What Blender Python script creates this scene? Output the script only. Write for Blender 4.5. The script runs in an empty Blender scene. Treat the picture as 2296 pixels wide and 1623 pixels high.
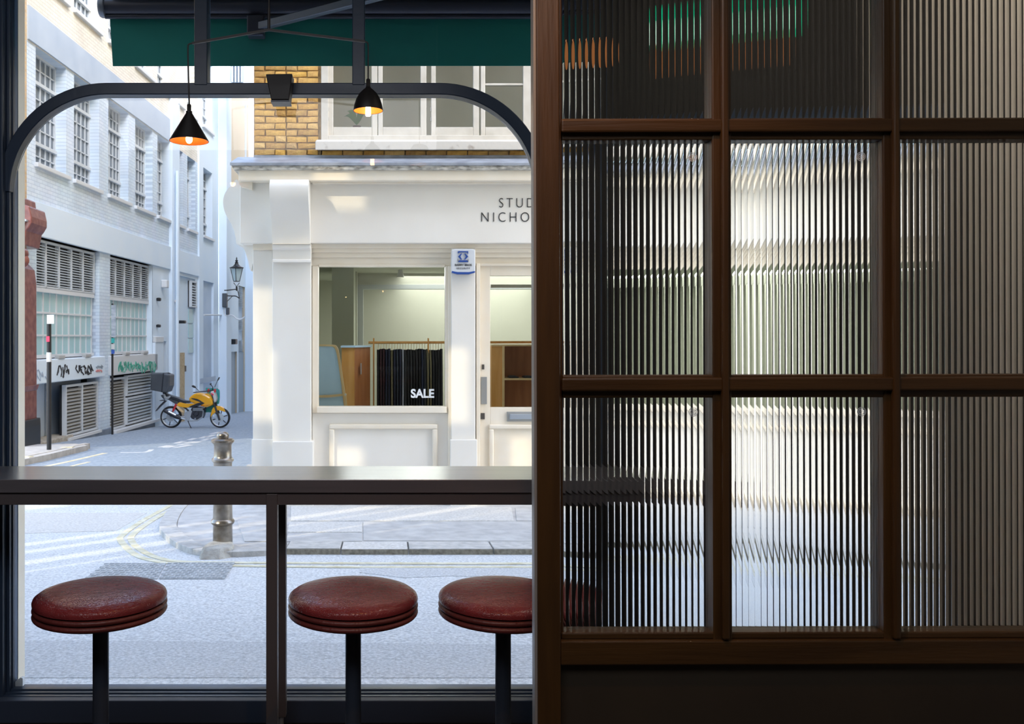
import bpy, bmesh, math, random
from mathutils import Vector, Matrix
random.seed(7)
PI = math.pi
# ------------------------------------------------------------------ camera, world, sun, exposure
F, CX, CY, EYE = 1980.0, 867.0, 757.0, 1.52        # focal length in px, principal point, eye height
sc = bpy.context.scene
COL = sc.collection
cam_d = bpy.data.cameras.new('camera')
cam = bpy.data.objects.new('camera', cam_d); COL.objects.link(cam)
cam.location = (0, 0, EYE); cam.rotation_euler = (PI/2, 0, 0)
cam_d.sensor_width = 36; cam_d.lens = 36*F/2296
cam_d.shift_x = (1148-CX)/2296; cam_d.shift_y = -(811.5-CY)/2296
cam_d.clip_start = 0.02; cam_d.clip_end = 300
cam_d.dof.use_dof = True; cam_d.dof.focus_distance = 2.9; cam_d.dof.aperture_fstop = 13.0
sc.camera = cam
w = bpy.data.worlds.new('sky'); sc.world = w; w.use_nodes = True
nt = w.node_tree; nt.nodes.clear()
sky = nt.nodes.new('ShaderNodeTexSky'); sky.sky_type = 'NISHITA'; sky.sun_disc = False
sky.sun_elevation = math.radians(42); sky.sun_rotation = math.radians(140); sky.air_density = 1.0; sky.dust_density = 2.0
bg = nt.nodes.new('ShaderNodeBackground'); bg.inputs['Strength'].default_value = 1.0
hs = nt.nodes.new('ShaderNodeHueSaturation'); hs.inputs['Saturation'].default_value = 0.95
wo = nt.nodes.new('ShaderNodeOutputWorld')
nt.links.new(sky.outputs[0], hs.inputs['Color']); nt.links.new(hs.outputs[0], bg.inputs[0]); nt.links.new(bg.outputs[0], wo.inputs[0])
sun_d = bpy.data.lights.new('sun', 'SUN'); sun_d.energy = 2.7; sun_d.angle = math.radians(0.6); sun_d.color = (1.0, 0.85, 0.60)
sun = bpy.data.objects.new('sun', sun_d); COL.objects.link(sun)
sun.rotation_euler = Vector((-0.62, -0.62, 0.55)).to_track_quat('Z', 'Y').to_euler()
sun.location = (-8, -5, 14)
rm_d = bpy.data.lights.new('room_fill_light', 'AREA'); rm_d.shape = 'RECTANGLE'; rm_d.size = 3.0; rm_d.size_y = 1.4; rm_d.energy = 52; rm_d.color = (.95, .95, 1.0)  # soft overhead fill added to lift the dark interior, no fitting
rm = bpy.data.objects.new('room_fill_light', rm_d); COL.objects.link(rm); rm.location = (-0.7, 0.3, 3.36); rm.rotation_euler = (math.radians(20), 0, 0)
sc.view_settings.view_transform = 'Standard'; sc.view_settings.look = 'None'
sc.view_settings.gamma = 1; sc.view_settings.use_curve_mapping = False
sc.view_settings.exposure = -0.03

# ------------------------------------------------------------------ helpers
def X(px, Y): return (px-CX)/F*Y
def Z(py, Y): return EYE+(CY-py)/F*Y
def P(px, py, Y): return Vector((X(px, Y), Y, Z(py, Y)))
SL = 0.047
def zg(Y): return 0.19-SL*Y                       # the street falls away from the window
def G(px, py):                                     # a point of the street surface
    t = (py-CY)/F; Y = (EYE-0.19)/(t-SL)
    return X(px, Y), Y
WN = Vector((1, -0.0596, 0)).normalized()          # outward normal of the alley's left facade
def LW(u, v, z): return Vector((-8+0.0596*u+v*WN.x, u+v*WN.y, z))
def LU(px): return F*8/(985-px)                    # where a picture column meets that facade
def LZ(px, py): return EYE+(CY-py)*LU(px)/F

class MB:
    def __init__(s): s.v = []; s.f = []
    def add(s, vs, fs, T=None):
        o = len(s.v)
        s.v += [tuple(T(*p)) if T else tuple(p) for p in vs]
        s.f += [tuple(i+o for i in f) for f in fs]
        return s
    def box(s, x0, x1, y0, y1, z0, z1, T=None):
        return s.add([(x0,y0,z0),(x1,y0,z0),(x1,y1,z0),(x0,y1,z0),(x0,y0,z1),(x1,y0,z1),(x1,y1,z1),(x0,y1,z1)],
                     [(0,3,2,1),(4,5,6,7),(0,1,5,4),(1,2,6,5),(2,3,7,6),(3,0,4,7)], T)
    def prism(s, poly, ax, a, b, T=None):
        n = len(poly)
        def m(p, t): return {'x': (t,p[0],p[1]), 'y': (p[0],t,p[1]), 'z': (p[0],p[1],t)}[ax]
        vs = [m(p, a) for p in poly]+[m(p, b) for p in poly]
        fs = [tuple(range(n)), tuple(range(2*n-1, n-1, -1))]+[(i, (i+1) % n, (i+1) % n+n, i+n) for i in range(n)]
        return s.add(vs, fs, T)
    def strip(s, outer, inner, ax, a, b, T=None, closed=False):     # a band between two polylines, extruded
        n = len(outer)
        for i in range(n if closed else n-1):
            j = (i+1) % n
            s.prism([outer[i], outer[j], inner[j], inner[i]], ax, a, b, T)
        return s
    def lathe(s, prof, c=(0,0,0), n=32, axis='z', T=None, caps=(True,True)):
        vs = []; fs = []
        for r, h in prof:
            for k in range(n):
                a = 2*PI*k/n; p = (r*math.cos(a), r*math.sin(a), h)
                if axis == 'y': p = (p[0], h, p[1])
                if axis == 'x': p = (h, p[0], p[1])
                vs.append((p[0]+c[0], p[1]+c[1], p[2]+c[2]))
        m = len(prof)
        if prof[0] == prof[-1]: caps = (False, False)
        for i in range(m-1):
            for k in range(n):
                k2 = (k+1) % n; fs.append((i*n+k, i*n+k2, (i+1)*n+k2, (i+1)*n+k))
        if prof[0][0] > 1e-6 and caps[0]: fs.append(tuple(range(n)))
        if prof[-1][0] > 1e-6 and caps[1]: fs.append(tuple((m-1)*n+k for k in range(n)))
        return s.add(vs, fs, T)
    def tube(s, path, r, n=8, T=None):
        pts = [Vector(p) for p in path]; vs = []; fs = []
        for i, p in enumerate(pts):
            d = (pts[min(i+1, len(pts)-1)]-pts[max(i-1, 0)]).normalized()
            up = Vector((0,0,1)) if abs(d.z) < .9 else Vector((0,1,0))
            a = d.cross(up).normalized(); b = d.cross(a)
            rr = r[i] if isinstance(r, (list, tuple)) else r
            for k in range(n):
                t = 2*PI*k/n+PI/n; vs.append(p+a*math.cos(t)*rr+b*math.sin(t)*rr)
        for i in range(len(pts)-1):
            for k in range(n):
                k2 = (k+1) % n; fs.append((i*n+k, i*n+k2, (i+1)*n+k2, (i+1)*n+k))
        fs += [tuple(range(n)), tuple((len(pts)-1)*n+k for k in range(n))]
        return s.add(vs, fs, T)
    def quad(s, a, b, c, d, T=None): return s.add([a,b,c,d], [(0,1,2,3)], T)

def origin(o):
    v = Vector((0,0,0))
    while o: v += o.location; o = o.parent
    return v
def mesh_of(name, mb, mat, off=Vector((0,0,0)), smooth=False, weld=False):
    me = bpy.data.meshes.new(name)
    me.from_pydata([(p[0]-off.x, p[1]-off.y, p[2]-off.z) for p in mb.v], [], mb.f)
    bm = bmesh.new(); bm.from_mesh(me)
    if weld: bmesh.ops.remove_doubles(bm, verts=bm.verts, dist=1e-5)
    bmesh.ops.recalc_face_normals(bm, faces=bm.faces)
    bm.to_mesh(me); bm.free()
    me.materials.append(mat)
    if smooth:
        me.shade_smooth()
        try: me.set_sharp_from_angle(angle=math.radians(38))
        except Exception: pass
    return me
def part(name, mb, mat, parent=None, bevel=0, smooth=False, label=None, kind=None, local=False, weld=False):
    off = origin(parent) if (parent and not local) else Vector((0,0,0))
    o = bpy.data.objects.new(name, mesh_of(name, mb, mat, off, smooth, weld)); COL.objects.link(o)
    if parent: o.parent = parent
    if bevel:
        m = o.modifiers.new('bevel', 'BEVEL'); m.width = bevel; m.segments = 2; m.limit_method = 'ANGLE'; m.angle_limit = math.radians(40)
    if label: o['label'] = label
    if kind: o['kind'] = kind
    return o
def tag(o, label, cat, group=None):
    o['label'] = label; o['category'] = cat
    if group: o['group'] = group
    return o
def thing(name, label, cat, loc=(0,0,0), group=None, rotz=0):
    o = bpy.data.objects.new(name, None); COL.objects.link(o); o.empty_display_size = .05
    o.location = loc; o.rotation_euler = (0,0,rotz)
    return tag(o, label, cat, group)
def struct(name, mb=None, mat=None, **k):
    if mb is None:
        o = bpy.data.objects.new(name, None); COL.objects.link(o)
    else: o = part(name, mb, mat, **k)
    o['kind'] = 'structure'
    return o
def dup(root, loc, label=None):
    r = root.copy(); COL.objects.link(r); r.location = loc
    if label: r['label'] = label
    for ch in list(root.children):
        c = ch.copy(); COL.objects.link(c); c.parent = r
        for g in list(ch.children):
            d = g.copy(); COL.objects.link(d); d.parent = c
    return r

# ------------------------------------------------------------------ materials
def srgb(r, g, b): return tuple(((c/255)/12.92 if c <= 10 else ((c/255+.055)/1.055)**2.4) for c in (r,g,b))+(1,)
def mat(name, col, rough=.5, metal=0, col2=None, scale=8, detail=4, stretch=(1,1,1), bump=0, bscale=None, ramp=(.35,.65), spec=.5, vary=None, coat=0, coords='Object'):
    m = bpy.data.materials.new(name); m.use_nodes = True; t = m.node_tree
    b = t.nodes['Principled BSDF']; b.inputs['Roughness'].default_value = rough; b.inputs['Metallic'].default_value = metal
    b.inputs['Specular IOR Level'].default_value = spec; b.inputs['Coat Weight'].default_value = coat
    b.inputs['Base Color'].default_value = col
    tc = t.nodes.new('ShaderNodeTexCoord'); mp = t.nodes.new('ShaderNodeMapping'); mp.inputs['Scale'].default_value = stretch
    t.links.new(tc.outputs[coords], mp.inputs[0])
    last = None
    if col2:
        n = t.nodes.new('ShaderNodeTexNoise'); n.inputs['Scale'].default_value = scale; n.inputs['Detail'].default_value = detail
        t.links.new(mp.outputs[0], n.inputs['Vector'])
        r = t.nodes.new('ShaderNodeValToRGB'); r.color_ramp.elements[0].position = ramp[0]; r.color_ramp.elements[1].position = ramp[1]
        r.color_ramp.elements[0].color = col; r.color_ramp.elements[1].color = col2
        t.links.new(n.outputs['Fac'], r.inputs[0]); t.links.new(r.outputs[0], b.inputs['Base Color']); last = r.outputs[0]
    if vary:
        oi = t.nodes.new('ShaderNodeObjectInfo'); r = t.nodes.new('ShaderNodeValToRGB'); cr = r.color_ramp; cr.interpolation = 'CONSTANT'
        cr.elements[0].color = vary[0]; cr.elements[0].position = 0; cr.elements[1].position = 1/len(vary); cr.elements[1].color = vary[1]
        for i, c in enumerate(vary[2:]): e = cr.elements.new((i+2)/len(vary)); e.color = c
        t.links.new(oi.outputs['Random'], r.inputs[0])
        if last:
            mx = t.nodes.new('ShaderNodeMix'); mx.data_type = 'RGBA'; mx.blend_type = 'MIX'; mx.inputs[0].default_value = .55
            t.links.new(last, mx.inputs[6]); t.links.new(r.outputs[0], mx.inputs[7]); t.links.new(mx.outputs[2], b.inputs['Base Color'])
        else: t.links.new(r.outputs[0], b.inputs['Base Color'])
    if bump:
        n = t.nodes.new('ShaderNodeTexNoise'); n.inputs['Scale'].default_value = bscale or scale*3; n.inputs['Detail'].default_value = 6
        t.links.new(mp.outputs[0], n.inputs['Vector'])
        bp = t.nodes.new('ShaderNodeBump'); bp.inputs['Strength'].default_value = bump; bp.inputs['Distance'].default_value = .01
        t.links.new(n.outputs['Fac'], bp.inputs['Height']); t.links.new(bp.outputs[0], b.inputs['Normal'])
    return m
def emit(name, col, s):
    m = bpy.data.materials.new(name); m.use_nodes = True; t = m.node_tree; t.nodes.clear()
    e = t.nodes.new('ShaderNodeEmission'); e.inputs[0].default_value = col; e.inputs[1].default_value = s
    o = t.nodes.new('ShaderNodeOutputMaterial'); t.links.new(e.outputs[0], o.inputs[0]); return m
def sheet_glass(name, tint=(1,1,1,1), ior=1.35, rough=0):
    m = bpy.data.materials.new(name); m.use_nodes = True; t = m.node_tree; t.nodes.clear()
    f = t.nodes.new('ShaderNodeFresnel'); f.inputs[0].default_value = ior
    a = t.nodes.new('ShaderNodeBsdfTransparent'); a.inputs[0].default_value = tint
    g = t.nodes.new('ShaderNodeBsdfGlossy'); g.inputs['Roughness'].default_value = rough
    x = t.nodes.new('ShaderNodeMixShader'); o = t.nodes.new('ShaderNodeOutputMaterial')
    t.links.new(f.outputs[0], x.inputs[0]); t.links.new(a.outputs[0], x.inputs[1]); t.links.new(g.outputs[0], x.inputs[2]); t.links.new(x.outputs[0], o.inputs[0])
    return m
def brickmat(name, c1, c2, mortar, bw, bh, ms=.01, rough=.8, bump=.4, axes='yz', blend=None):
    m = mat(name, c1, rough); t = m.node_tree; b = t.nodes['Principled BSDF']
    tc = t.nodes.new('ShaderNodeTexCoord'); sp = t.nodes.new('ShaderNodeSeparateXYZ'); cb = t.nodes.new('ShaderNodeCombineXYZ')
    t.links.new(tc.outputs['Object'], sp.inputs[0])
    t.links.new(sp.outputs['XYZ'.index(axes[0].upper())], cb.inputs[0]); t.links.new(sp.outputs['XYZ'.index(axes[1].upper())], cb.inputs[1])
    k = t.nodes.new('ShaderNodeTexBrick'); k.inputs['Scale'].default_value = 1
    k.inputs['Brick Width'].default_value = bw; k.inputs['Row Height'].default_value = bh; k.inputs['Mortar Size'].default_value = ms
    k.inputs['Color1'].default_value = c1; k.inputs['Color2'].default_value = c2; k.inputs['Mortar'].default_value = mortar
    t.links.new(cb.outputs[0], k.inputs['Vector'])
    n = t.nodes.new('ShaderNodeTexNoise'); n.inputs['Scale'].default_value = 1.3; n.inputs['Detail'].default_value = 8
    t.links.new(tc.outputs['Object'], n.inputs['Vector'])
    mx = t.nodes.new('ShaderNodeMix'); mx.data_type = 'RGBA'; mx.blend_type = 'MULTIPLY'; mx.inputs[0].default_value = .35
    t.links.new(k.outputs['Color'], mx.inputs[6]); t.links.new(n.outputs['Color'], mx.inputs[7])
    n2 = t.nodes.new('ShaderNodeHueSaturation'); n2.inputs['Saturation'].default_value = .2; n2.inputs['Value'].default_value = 1.75
    t.links.new(n.outputs['Color'], n2.inputs['Color']); t.links.new(n2.outputs[0], mx.inputs[7])
    t.links.new(mx.outputs[2], b.inputs['Base Color'])
    bp = t.nodes.new('ShaderNodeBump'); bp.inputs['Strength'].default_value = bump; bp.inputs['Distance'].default_value = .02; bp.invert = True
    t.links.new(k.outputs['Fac'], bp.inputs['Height']); t.links.new(bp.outputs[0], b.inputs['Normal'])
    return m

M = {}
M['frame'] = mat('sky_tinted_frame_paint', (.034,.060,.112,1), .32, col2=(.040,.070,.128,1), scale=5, bump=.05, bscale=30)  # dark paint, its blue lift standing for sky reflection and flare
M['sill_panel'] = mat('dark_panel_paint', (.05,.075,.13,1), .5)
M['counter'] = mat('dark_stained_worktop', (.15,.145,.165,1), .30, col2=(.19,.18,.20,1), scale=3, stretch=(.6,8,8), bump=.05, bscale=12, spec=1.0, coat=1.0)
M['counter'].node_tree.nodes['Principled BSDF'].inputs['Coat Roughness'].default_value = .22
M['counter'].node_tree.nodes['Principled BSDF'].inputs['Coat IOR'].default_value = 1.9
M['apron'] = mat('dark_stained_apron', (.12,.108,.115,1), .45)
M['part_wood'] = mat('brown_stained_joinery', (.050,.024,.007,1), .42, col2=(.074,.036,.010,1), scale=4, stretch=(9,9,.7), bump=.12, bscale=14)
M['part_wood_h'] = mat('brown_stained_joinery_crosswise', (.050,.024,.007,1), .42, col2=(.074,.036,.010,1), scale=4, stretch=(.7,9,9), bump=.12, bscale=14)
M['part_panel'] = mat('dark_panel', (.030,.023,.016,1), .6, col2=(.040,.030,.019,1), scale=3)
M['post'] = mat('dark_steel_post', (.045,.058,.085,1), .28, metal=.1)
M['asphalt'] = mat('asphalt', (.47,.48,.485,1), .85, col2=(.86,.865,.86,1), scale=60, detail=12, bump=.7, bscale=110, ramp=(.3,.7))
M['asphalt_shade'] = mat('asphalt_blue_shade', (.24,.30,.37,1), .85, col2=(.40,.47,.55,1), scale=16, detail=12, bump=.5, bscale=40, ramp=(.3,.7))
M['asphalt_dark'] = mat('asphalt_darker', (.42,.43,.435,1), .85, col2=(.74,.745,.75,1), scale=65, detail=12, bump=.7, bscale=110, ramp=(.3,.7))
M['asphalt_light'] = mat('asphalt_paler', (.50,.48,.45,1), .85, col2=(.74,.72,.68,1), scale=50, detail=12, bump=.5, bscale=45, ramp=(.3,.7))
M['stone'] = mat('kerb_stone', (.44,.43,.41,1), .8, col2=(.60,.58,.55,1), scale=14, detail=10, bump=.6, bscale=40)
M['stone_side'] = mat('kerb_face_dark', (.20,.18,.14,1), .9, col2=(.36,.33,.26,1), scale=30, detail=10, bump=.8, bscale=40)  # darker brown tone for the kerb fronts
M['paving'] = mat('paving', (.44,.43,.42,1), .8, col2=(.58,.57,.55,1), scale=7, detail=12, bump=.4, bscale=40)
M['yellow_line'] = mat('worn_yellow_paint', (.62,.56,.36,1), .7, col2=(.78,.74,.58,1), scale=12, detail=8)
M['white_line'] = mat('worn_white_paint', (.62,.64,.66,1), .7, col2=(.80,.81,.82,1), scale=12, detail=8)
M['iron_cover'] = mat('cast_iron_cover', (.34,.36,.37,1), .6, metal=.0, col2=(.50,.52,.53,1), scale=20)
M['shop'] = mat('cream_shop_paint', (.82,.775,.70,1), .42, col2=(.86,.82,.75,1), scale=2.2, bump=.03, bscale=6)
M['shop_trim'] = mat('warmed_cream_trim', (.84,.745,.60,1), .4, col2=(.87,.79,.66,1), scale=5)  # cream paint, its colour warmed to stand for bounced light
M['old_white'] = mat('peeling_white_paint', (.64,.59,.50,1), .5, col2=(.74,.69,.60,1), scale=6, bump=.15, bscale=18)
M['sill_paint'] = mat('flaking_sill_paint', (.42,.35,.29,1), .6, col2=(.72,.67,.59,1), scale=9, detail=9, ramp=(.28,.42), bump=.3, bscale=20)
M['lead'] = mat('lead_flashing', (.28,.30,.34,1), .5, metal=.2, col2=(.42,.45,.50,1), scale=7, detail=7, bump=.2)
M['stain'] = mat('dirty_cornice_edge', (.16,.15,.13,1), .8, col2=(.66,.63,.57,1), scale=14, detail=9, ramp=(.3,.62), stretch=(1,1,2.5))
M['lon_brick'] = mat('yellow_stock_brick', (.46,.20,.03,1), .85, col2=(.84,.50,.11,1), scale=13, detail=9, bump=.9, bscale=30,
                     vary=[(.72,.42,.10,1), (.80,.48,.15,1), (.56,.30,.07,1), (.74,.46,.17,1), (.40,.23,.09,1), (.84,.58,.25,1), (.50,.34,.17,1)])
M['mortar'] = mat('lime_mortar', (.28,.18,.08,1), .9, col2=(.48,.34,.17,1), scale=20, bump=.5)
M['upper_brick_cream'] = brickmat('cream_upper_brick', (.78,.75,.66,1), (.84,.81,.73,1), (.62,.60,.54,1), .24, .078, .007, bump=.5, axes='yz', rough=.6)  # cream brickwork from the window heads up
M['pale_back'] = mat('pale_backing', (.80,.80,.74,1), .8, col2=(.90,.90,.84,1), scale=2)
M['red_brick'] = mat('red_brick', (.42,.13,.07,1), .85, col2=(.55,.22,.13,1), scale=15, bump=.5, vary=[(.50,.17,.10,1), (.58,.24,.15,1), (.42,.14,.08,1)])
M['stock_far'] = brickmat('stock_brickwork', (.66,.50,.30,1), (.54,.40,.24,1), (.55,.48,.40,1), .23, .075, .008, axes='xz')
M['painted_brick'] = brickmat('blue_white_painted_brick', (.62,.75,.90,1), (.70,.81,.93,1), (.49,.61,.76,1), .24, .078, .007, bump=.5, axes='yz', rough=.6)
M['render_blue'] = mat('pale_blue_render', (.68,.82,.97,1), .65, col2=(.74,.86,.98,1), scale=.9, detail=9, bump=.05)
M['band_blue'] = mat('grey_blue_band_paint', (.42,.51,.64,1), .65, col2=(.48,.57,.69,1), scale=1.5, detail=6)
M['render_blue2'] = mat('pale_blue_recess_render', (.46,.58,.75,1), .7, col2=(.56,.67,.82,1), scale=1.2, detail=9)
M['cream_wall'] = mat('cream_render', (.54,.48,.37,1), .7, col2=(.58,.52,.42,1), scale=.8)
M['plinth'] = mat('grey_plinth_paint', (.13,.17,.23,1), .6, col2=(.20,.25,.32,1), scale=4)
M['steel_win'] = mat('white_steel_window', (.60,.66,.72,1), .45)
M['pale_trim'] = mat('off_white_trim', (.66,.70,.74,1), .5)
M['dark_pane'] = mat('sky_tinted_pane', (.13,.17,.22,1), .12, spec=.9)  # reflected sky is put into this opaque pane colour
M['frost_pane'] = mat('aqua_frosted_pane', (.36,.58,.64,1), .25, col2=(.46,.66,.71,1), scale=1.3, spec=.6)
M['slat'] = mat('grey_louvre', (.52,.60,.68,1), .5)
M['slat_brown'] = mat('grey_brown_louvre', (.42,.43,.43,1), .5)
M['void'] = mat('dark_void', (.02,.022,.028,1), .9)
M['osb'] = mat('chipboard', (.62,.50,.33,1), .8, col2=(.48,.37,.22,1), scale=16, detail=4)
M['pink'] = mat('pinkish_wall', (.52,.42,.42,1), .7)
M['door_grey'] = mat('blue_grey_door', (.34,.42,.51,1), .6)
M['terracotta'] = mat('glazed_terracotta', (.15,.045,.040,1), .25, col2=(.24,.085,.07,1), scale=8, bump=.2)
M['terracotta_grey'] = mat('weathered_grey_stone', (.25,.25,.27,1), .5, col2=(.34,.33,.34,1), scale=8)
M['black'] = mat('black_paint', (.012,.013,.016,1), .35)
M['dark_grey'] = mat('dark_grey_plastic', (.055,.065,.085,1), .4, col2=(.075,.09,.11,1), scale=2)
M['white'] = mat('white_plastic', (.66,.68,.70,1), .35)
M['sign_grey'] = mat('grey_sign_face', (.30,.36,.45,1), .5, col2=(.50,.56,.64,1), scale=7, stretch=(1,1,3))
M['gy'] = mat('graffiti_black', (.02,.02,.025,1), .6)
M['gg'] = mat('graffiti_green', (.06,.36,.27,1), .6)
M['gr'] = mat('graffiti_red', (.65,.25,.25,1), .6)
M['gp'] = mat('graffiti_grey', (.30,.36,.42,1), .6)
M['sticker_red'] = mat('red_sticker', (.85,.05,.12,1), .5)
M['sticker_teal'] = mat('teal_sticker', (.05,.45,.45,1), .5)
M['sticker_blue'] = mat('blue_sticker', (.04,.11,.45,1), .5)
M['bollard'] = mat('worn_metal_bollard', (.16,.13,.10,1), .28, metal=.85, col2=(.36,.33,.29,1), scale=9, detail=8, bump=.15)
M['concrete'] = mat('rough_concrete', (.34,.31,.26,1), .9, col2=(.50,.48,.43,1), scale=14, detail=9, bump=.8)
M['awning'] = mat('dark_green_canvas', (.010,.19,.17,1), .8, col2=(.012,.23,.20,1), scale=2)
M['awning_shaded'] = mat('shaded_green_canvas', (.02,.035,.04,1), .9)  # shade of the awning's underside put into the canvas colour
M['bar_metal'] = mat('grey_awning_metal', (.05,.055,.08,1), .35, metal=.2)
M['arm_metal'] = mat('pale_awning_arm', (.16,.18,.22,1), .35, metal=.5)
M['lamp_black'] = mat('matt_black_lamp', (.028,.024,.024,1), .45)
M['lamp_in'] = mat('orange_lamp_inside', (.62,.17,.03,1), .5)
M['bulb'] = emit('warm_bulb', (1.0,.62,.28,1), 40)
M['dim_bulb'] = emit('dim_orange_bulb', (1.0,.42,.12,1), 1.6)
M['amber_glow'] = emit('amber_glass_glow', (1.0,.36,.12,1), .28)
M['copper'] = mat('copper', (.75,.30,.12,1), .35, metal=.6)
M['green_glow'] = emit('green_lit_sign', (.0,.60,.28,1), .9)
M['white_glow'] = emit('white_lit_sign', (.8,1.0,.85,1), 1.6)
M['spot_glow'] = emit('shop_spot_bulb', (1.0,.86,.62,1), 6)
M['win_glass'] = sheet_glass('clear_window_glass', (.97,.98,.98,1), 1.32)
M['shop_glass'] = sheet_glass('shop_window_glass', (.90,.92,.90,1), 1.45)
M['upper_glass'] = sheet_glass('upper_window_glass', (.95,.96,.95,1), 1.5)
M['lantern_glass'] = mat('frosted_lantern_glass', (.55,.68,.70,1), .2)
M['beige_wall'] = mat('beige_plaster', (.80,.72,.63,1), .8, col2=(.84,.76,.67,1), scale=2)
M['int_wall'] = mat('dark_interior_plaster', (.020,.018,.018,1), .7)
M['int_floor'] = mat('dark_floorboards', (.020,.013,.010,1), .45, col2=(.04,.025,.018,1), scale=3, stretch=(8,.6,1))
M['cream_int'] = mat('shop_interior_plaster', (.52,.54,.46,1), .8)
M['grey_int'] = mat('shop_interior_grey', (.56,.57,.50,1), .8)
M['light_int'] = mat('shop_inner_frame', (.50,.54,.56,1), .6)
M['ply'] = mat('orange_plywood', (.62,.30,.08,1), .45, col2=(.72,.38,.13,1), scale=3, stretch=(6,6,.6))
M['ply_dark'] = mat('red_brown_plywood', (.36,.13,.05,1), .5, col2=(.44,.18,.07,1), scale=3, stretch=(6,6,.6))
M['ash'] = mat('pale_bentwood', (.72,.52,.28,1), .4, col2=(.78,.60,.36,1), scale=5, stretch=(3,3,1))
M['panel_blue'] = mat('blue_grey_panel', (.52,.74,1.0,1), .3)  # the shop screen's bluish reflection is put into this colour
M['cloth'] = mat('dark_cloth', (.02,.02,.03,1), .9, vary=[(.018,.02,.04,1), (.03,.018,.022,1), (.014,.015,.022,1), (.05,.045,.035,1), (.02,.028,.05,1)])
M['cloth_pale'] = mat('pale_cloth', (.30,.32,.40,1), .9)
M['cloth_olive'] = mat('olive_cloth', (.16,.14,.08,1), .9)
M['leaf'] = mat('green_leaf', (.12,.34,.06,1), .5)
M['stamp'] = mat('white_etched_stamp', (.85,.86,.86,1), .6)
M['bike_yellow'] = mat('amber_yellow_bodywork', (.85,.42,.01,1), .18, coat=.6)
M['bike_black'] = mat('black_bike_plastic', (.02,.024,.035,1), .4)
M['tyre'] = mat('tyre_rubber', (.018,.02,.025,1), .75)
M['alloy'] = mat('silver_alloy', (.55,.60,.66,1), .3, metal=.7)
M['engine'] = mat('dark_engine', (.05,.055,.07,1), .35, metal=.4)
M['bike_red'] = mat('red_spring', (.55,.04,.05,1), .4)
M['teal_cloth'] = mat('teal_leg_cover', (.03,.30,.30,1), .6)
M['chrome'] = mat('bright_chrome', (.8,.82,.85,1), .12, metal=.9)
M['silver_plate'] = mat('dull_metal_plate', (.40,.40,.38,1), .4, metal=.5)
M['bronze'] = mat('dark_bronze_lock', (.08,.07,.06,1), .4)
M['letters'] = mat('dark_lettering', (.02,.02,.022,1), .5)
M['letters_white'] = mat('white_lettering', (.85,.87,.88,1), .5)
M['navy'] = mat('navy_print', (.02,.07,.30,1), .4)

# leather with fine creases
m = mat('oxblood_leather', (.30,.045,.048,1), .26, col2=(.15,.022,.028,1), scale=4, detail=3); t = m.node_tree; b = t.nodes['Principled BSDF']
tc = t.nodes.new('ShaderNodeTexCoord')
wn = t.nodes.new('ShaderNodeTexNoise'); wn.inputs['Scale'].default_value = 22; wn.inputs['Detail'].default_value = 3
ad = t.nodes.new('ShaderNodeMix'); ad.data_type = 'VECTOR'; ad.inputs[0].default_value = .06
vo = t.nodes.new('ShaderNodeTexVoronoi'); vo.feature = 'DISTANCE_TO_EDGE'; vo.inputs['Scale'].default_value = 105
t.links.new(tc.outputs['Object'], wn.inputs['Vector']); t.links.new(tc.outputs['Object'], ad.inputs[4]); t.links.new(wn.outputs['Color'], ad.inputs[5]); t.links.new(ad.outputs[1], vo.inputs['Vector'])
rp = t.nodes.new('ShaderNodeValToRGB'); rp.color_ramp.elements[0].position = 0; rp.color_ramp.elements[1].position = .10; t.links.new(vo.outputs['Distance'], rp.inputs[0])
n3 = t.nodes.new('ShaderNodeTexNoise'); n3.inputs['Scale'].default_value = 60; n3.inputs['Detail'].default_value = 8; t.links.new(tc.outputs['Object'], n3.inputs['Vector'])
ml = t.nodes.new('ShaderNodeMath'); ml.operation = 'MULTIPLY_ADD'; ml.inputs[1].default_value = .30
t.links.new(rp.outputs[0], ml.inputs[0]); t.links.new(n3.outputs['Fac'], ml.inputs[2])
bp = t.nodes.new('ShaderNodeBump'); bp.inputs['Strength'].default_value = .55; bp.inputs['Distance'].default_value = .003
t.links.new(ml.outputs[0], bp.inputs['Height']); t.links.new(bp.outputs[0], b.inputs['Normal'])
M['leather'] = m
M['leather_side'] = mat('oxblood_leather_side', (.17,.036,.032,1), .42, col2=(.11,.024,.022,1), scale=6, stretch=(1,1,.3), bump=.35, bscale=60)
# fluted glass: real refraction in the shape
m = bpy.data.materials.new('fluted_glass'); m.use_nodes = True; t = m.node_tree; t.nodes.clear()
g = t.nodes.new('ShaderNodeBsdfGlass'); g.inputs['Roughness'].default_value = 0.0; g.inputs['IOR'].default_value = 1.5; g.inputs[0].default_value = (.97,.98,.97,1)
o = t.nodes.new('ShaderNodeOutputMaterial'); t.links.new(g.outputs[0], o.inputs[0]); M['fluted'] = m

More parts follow.
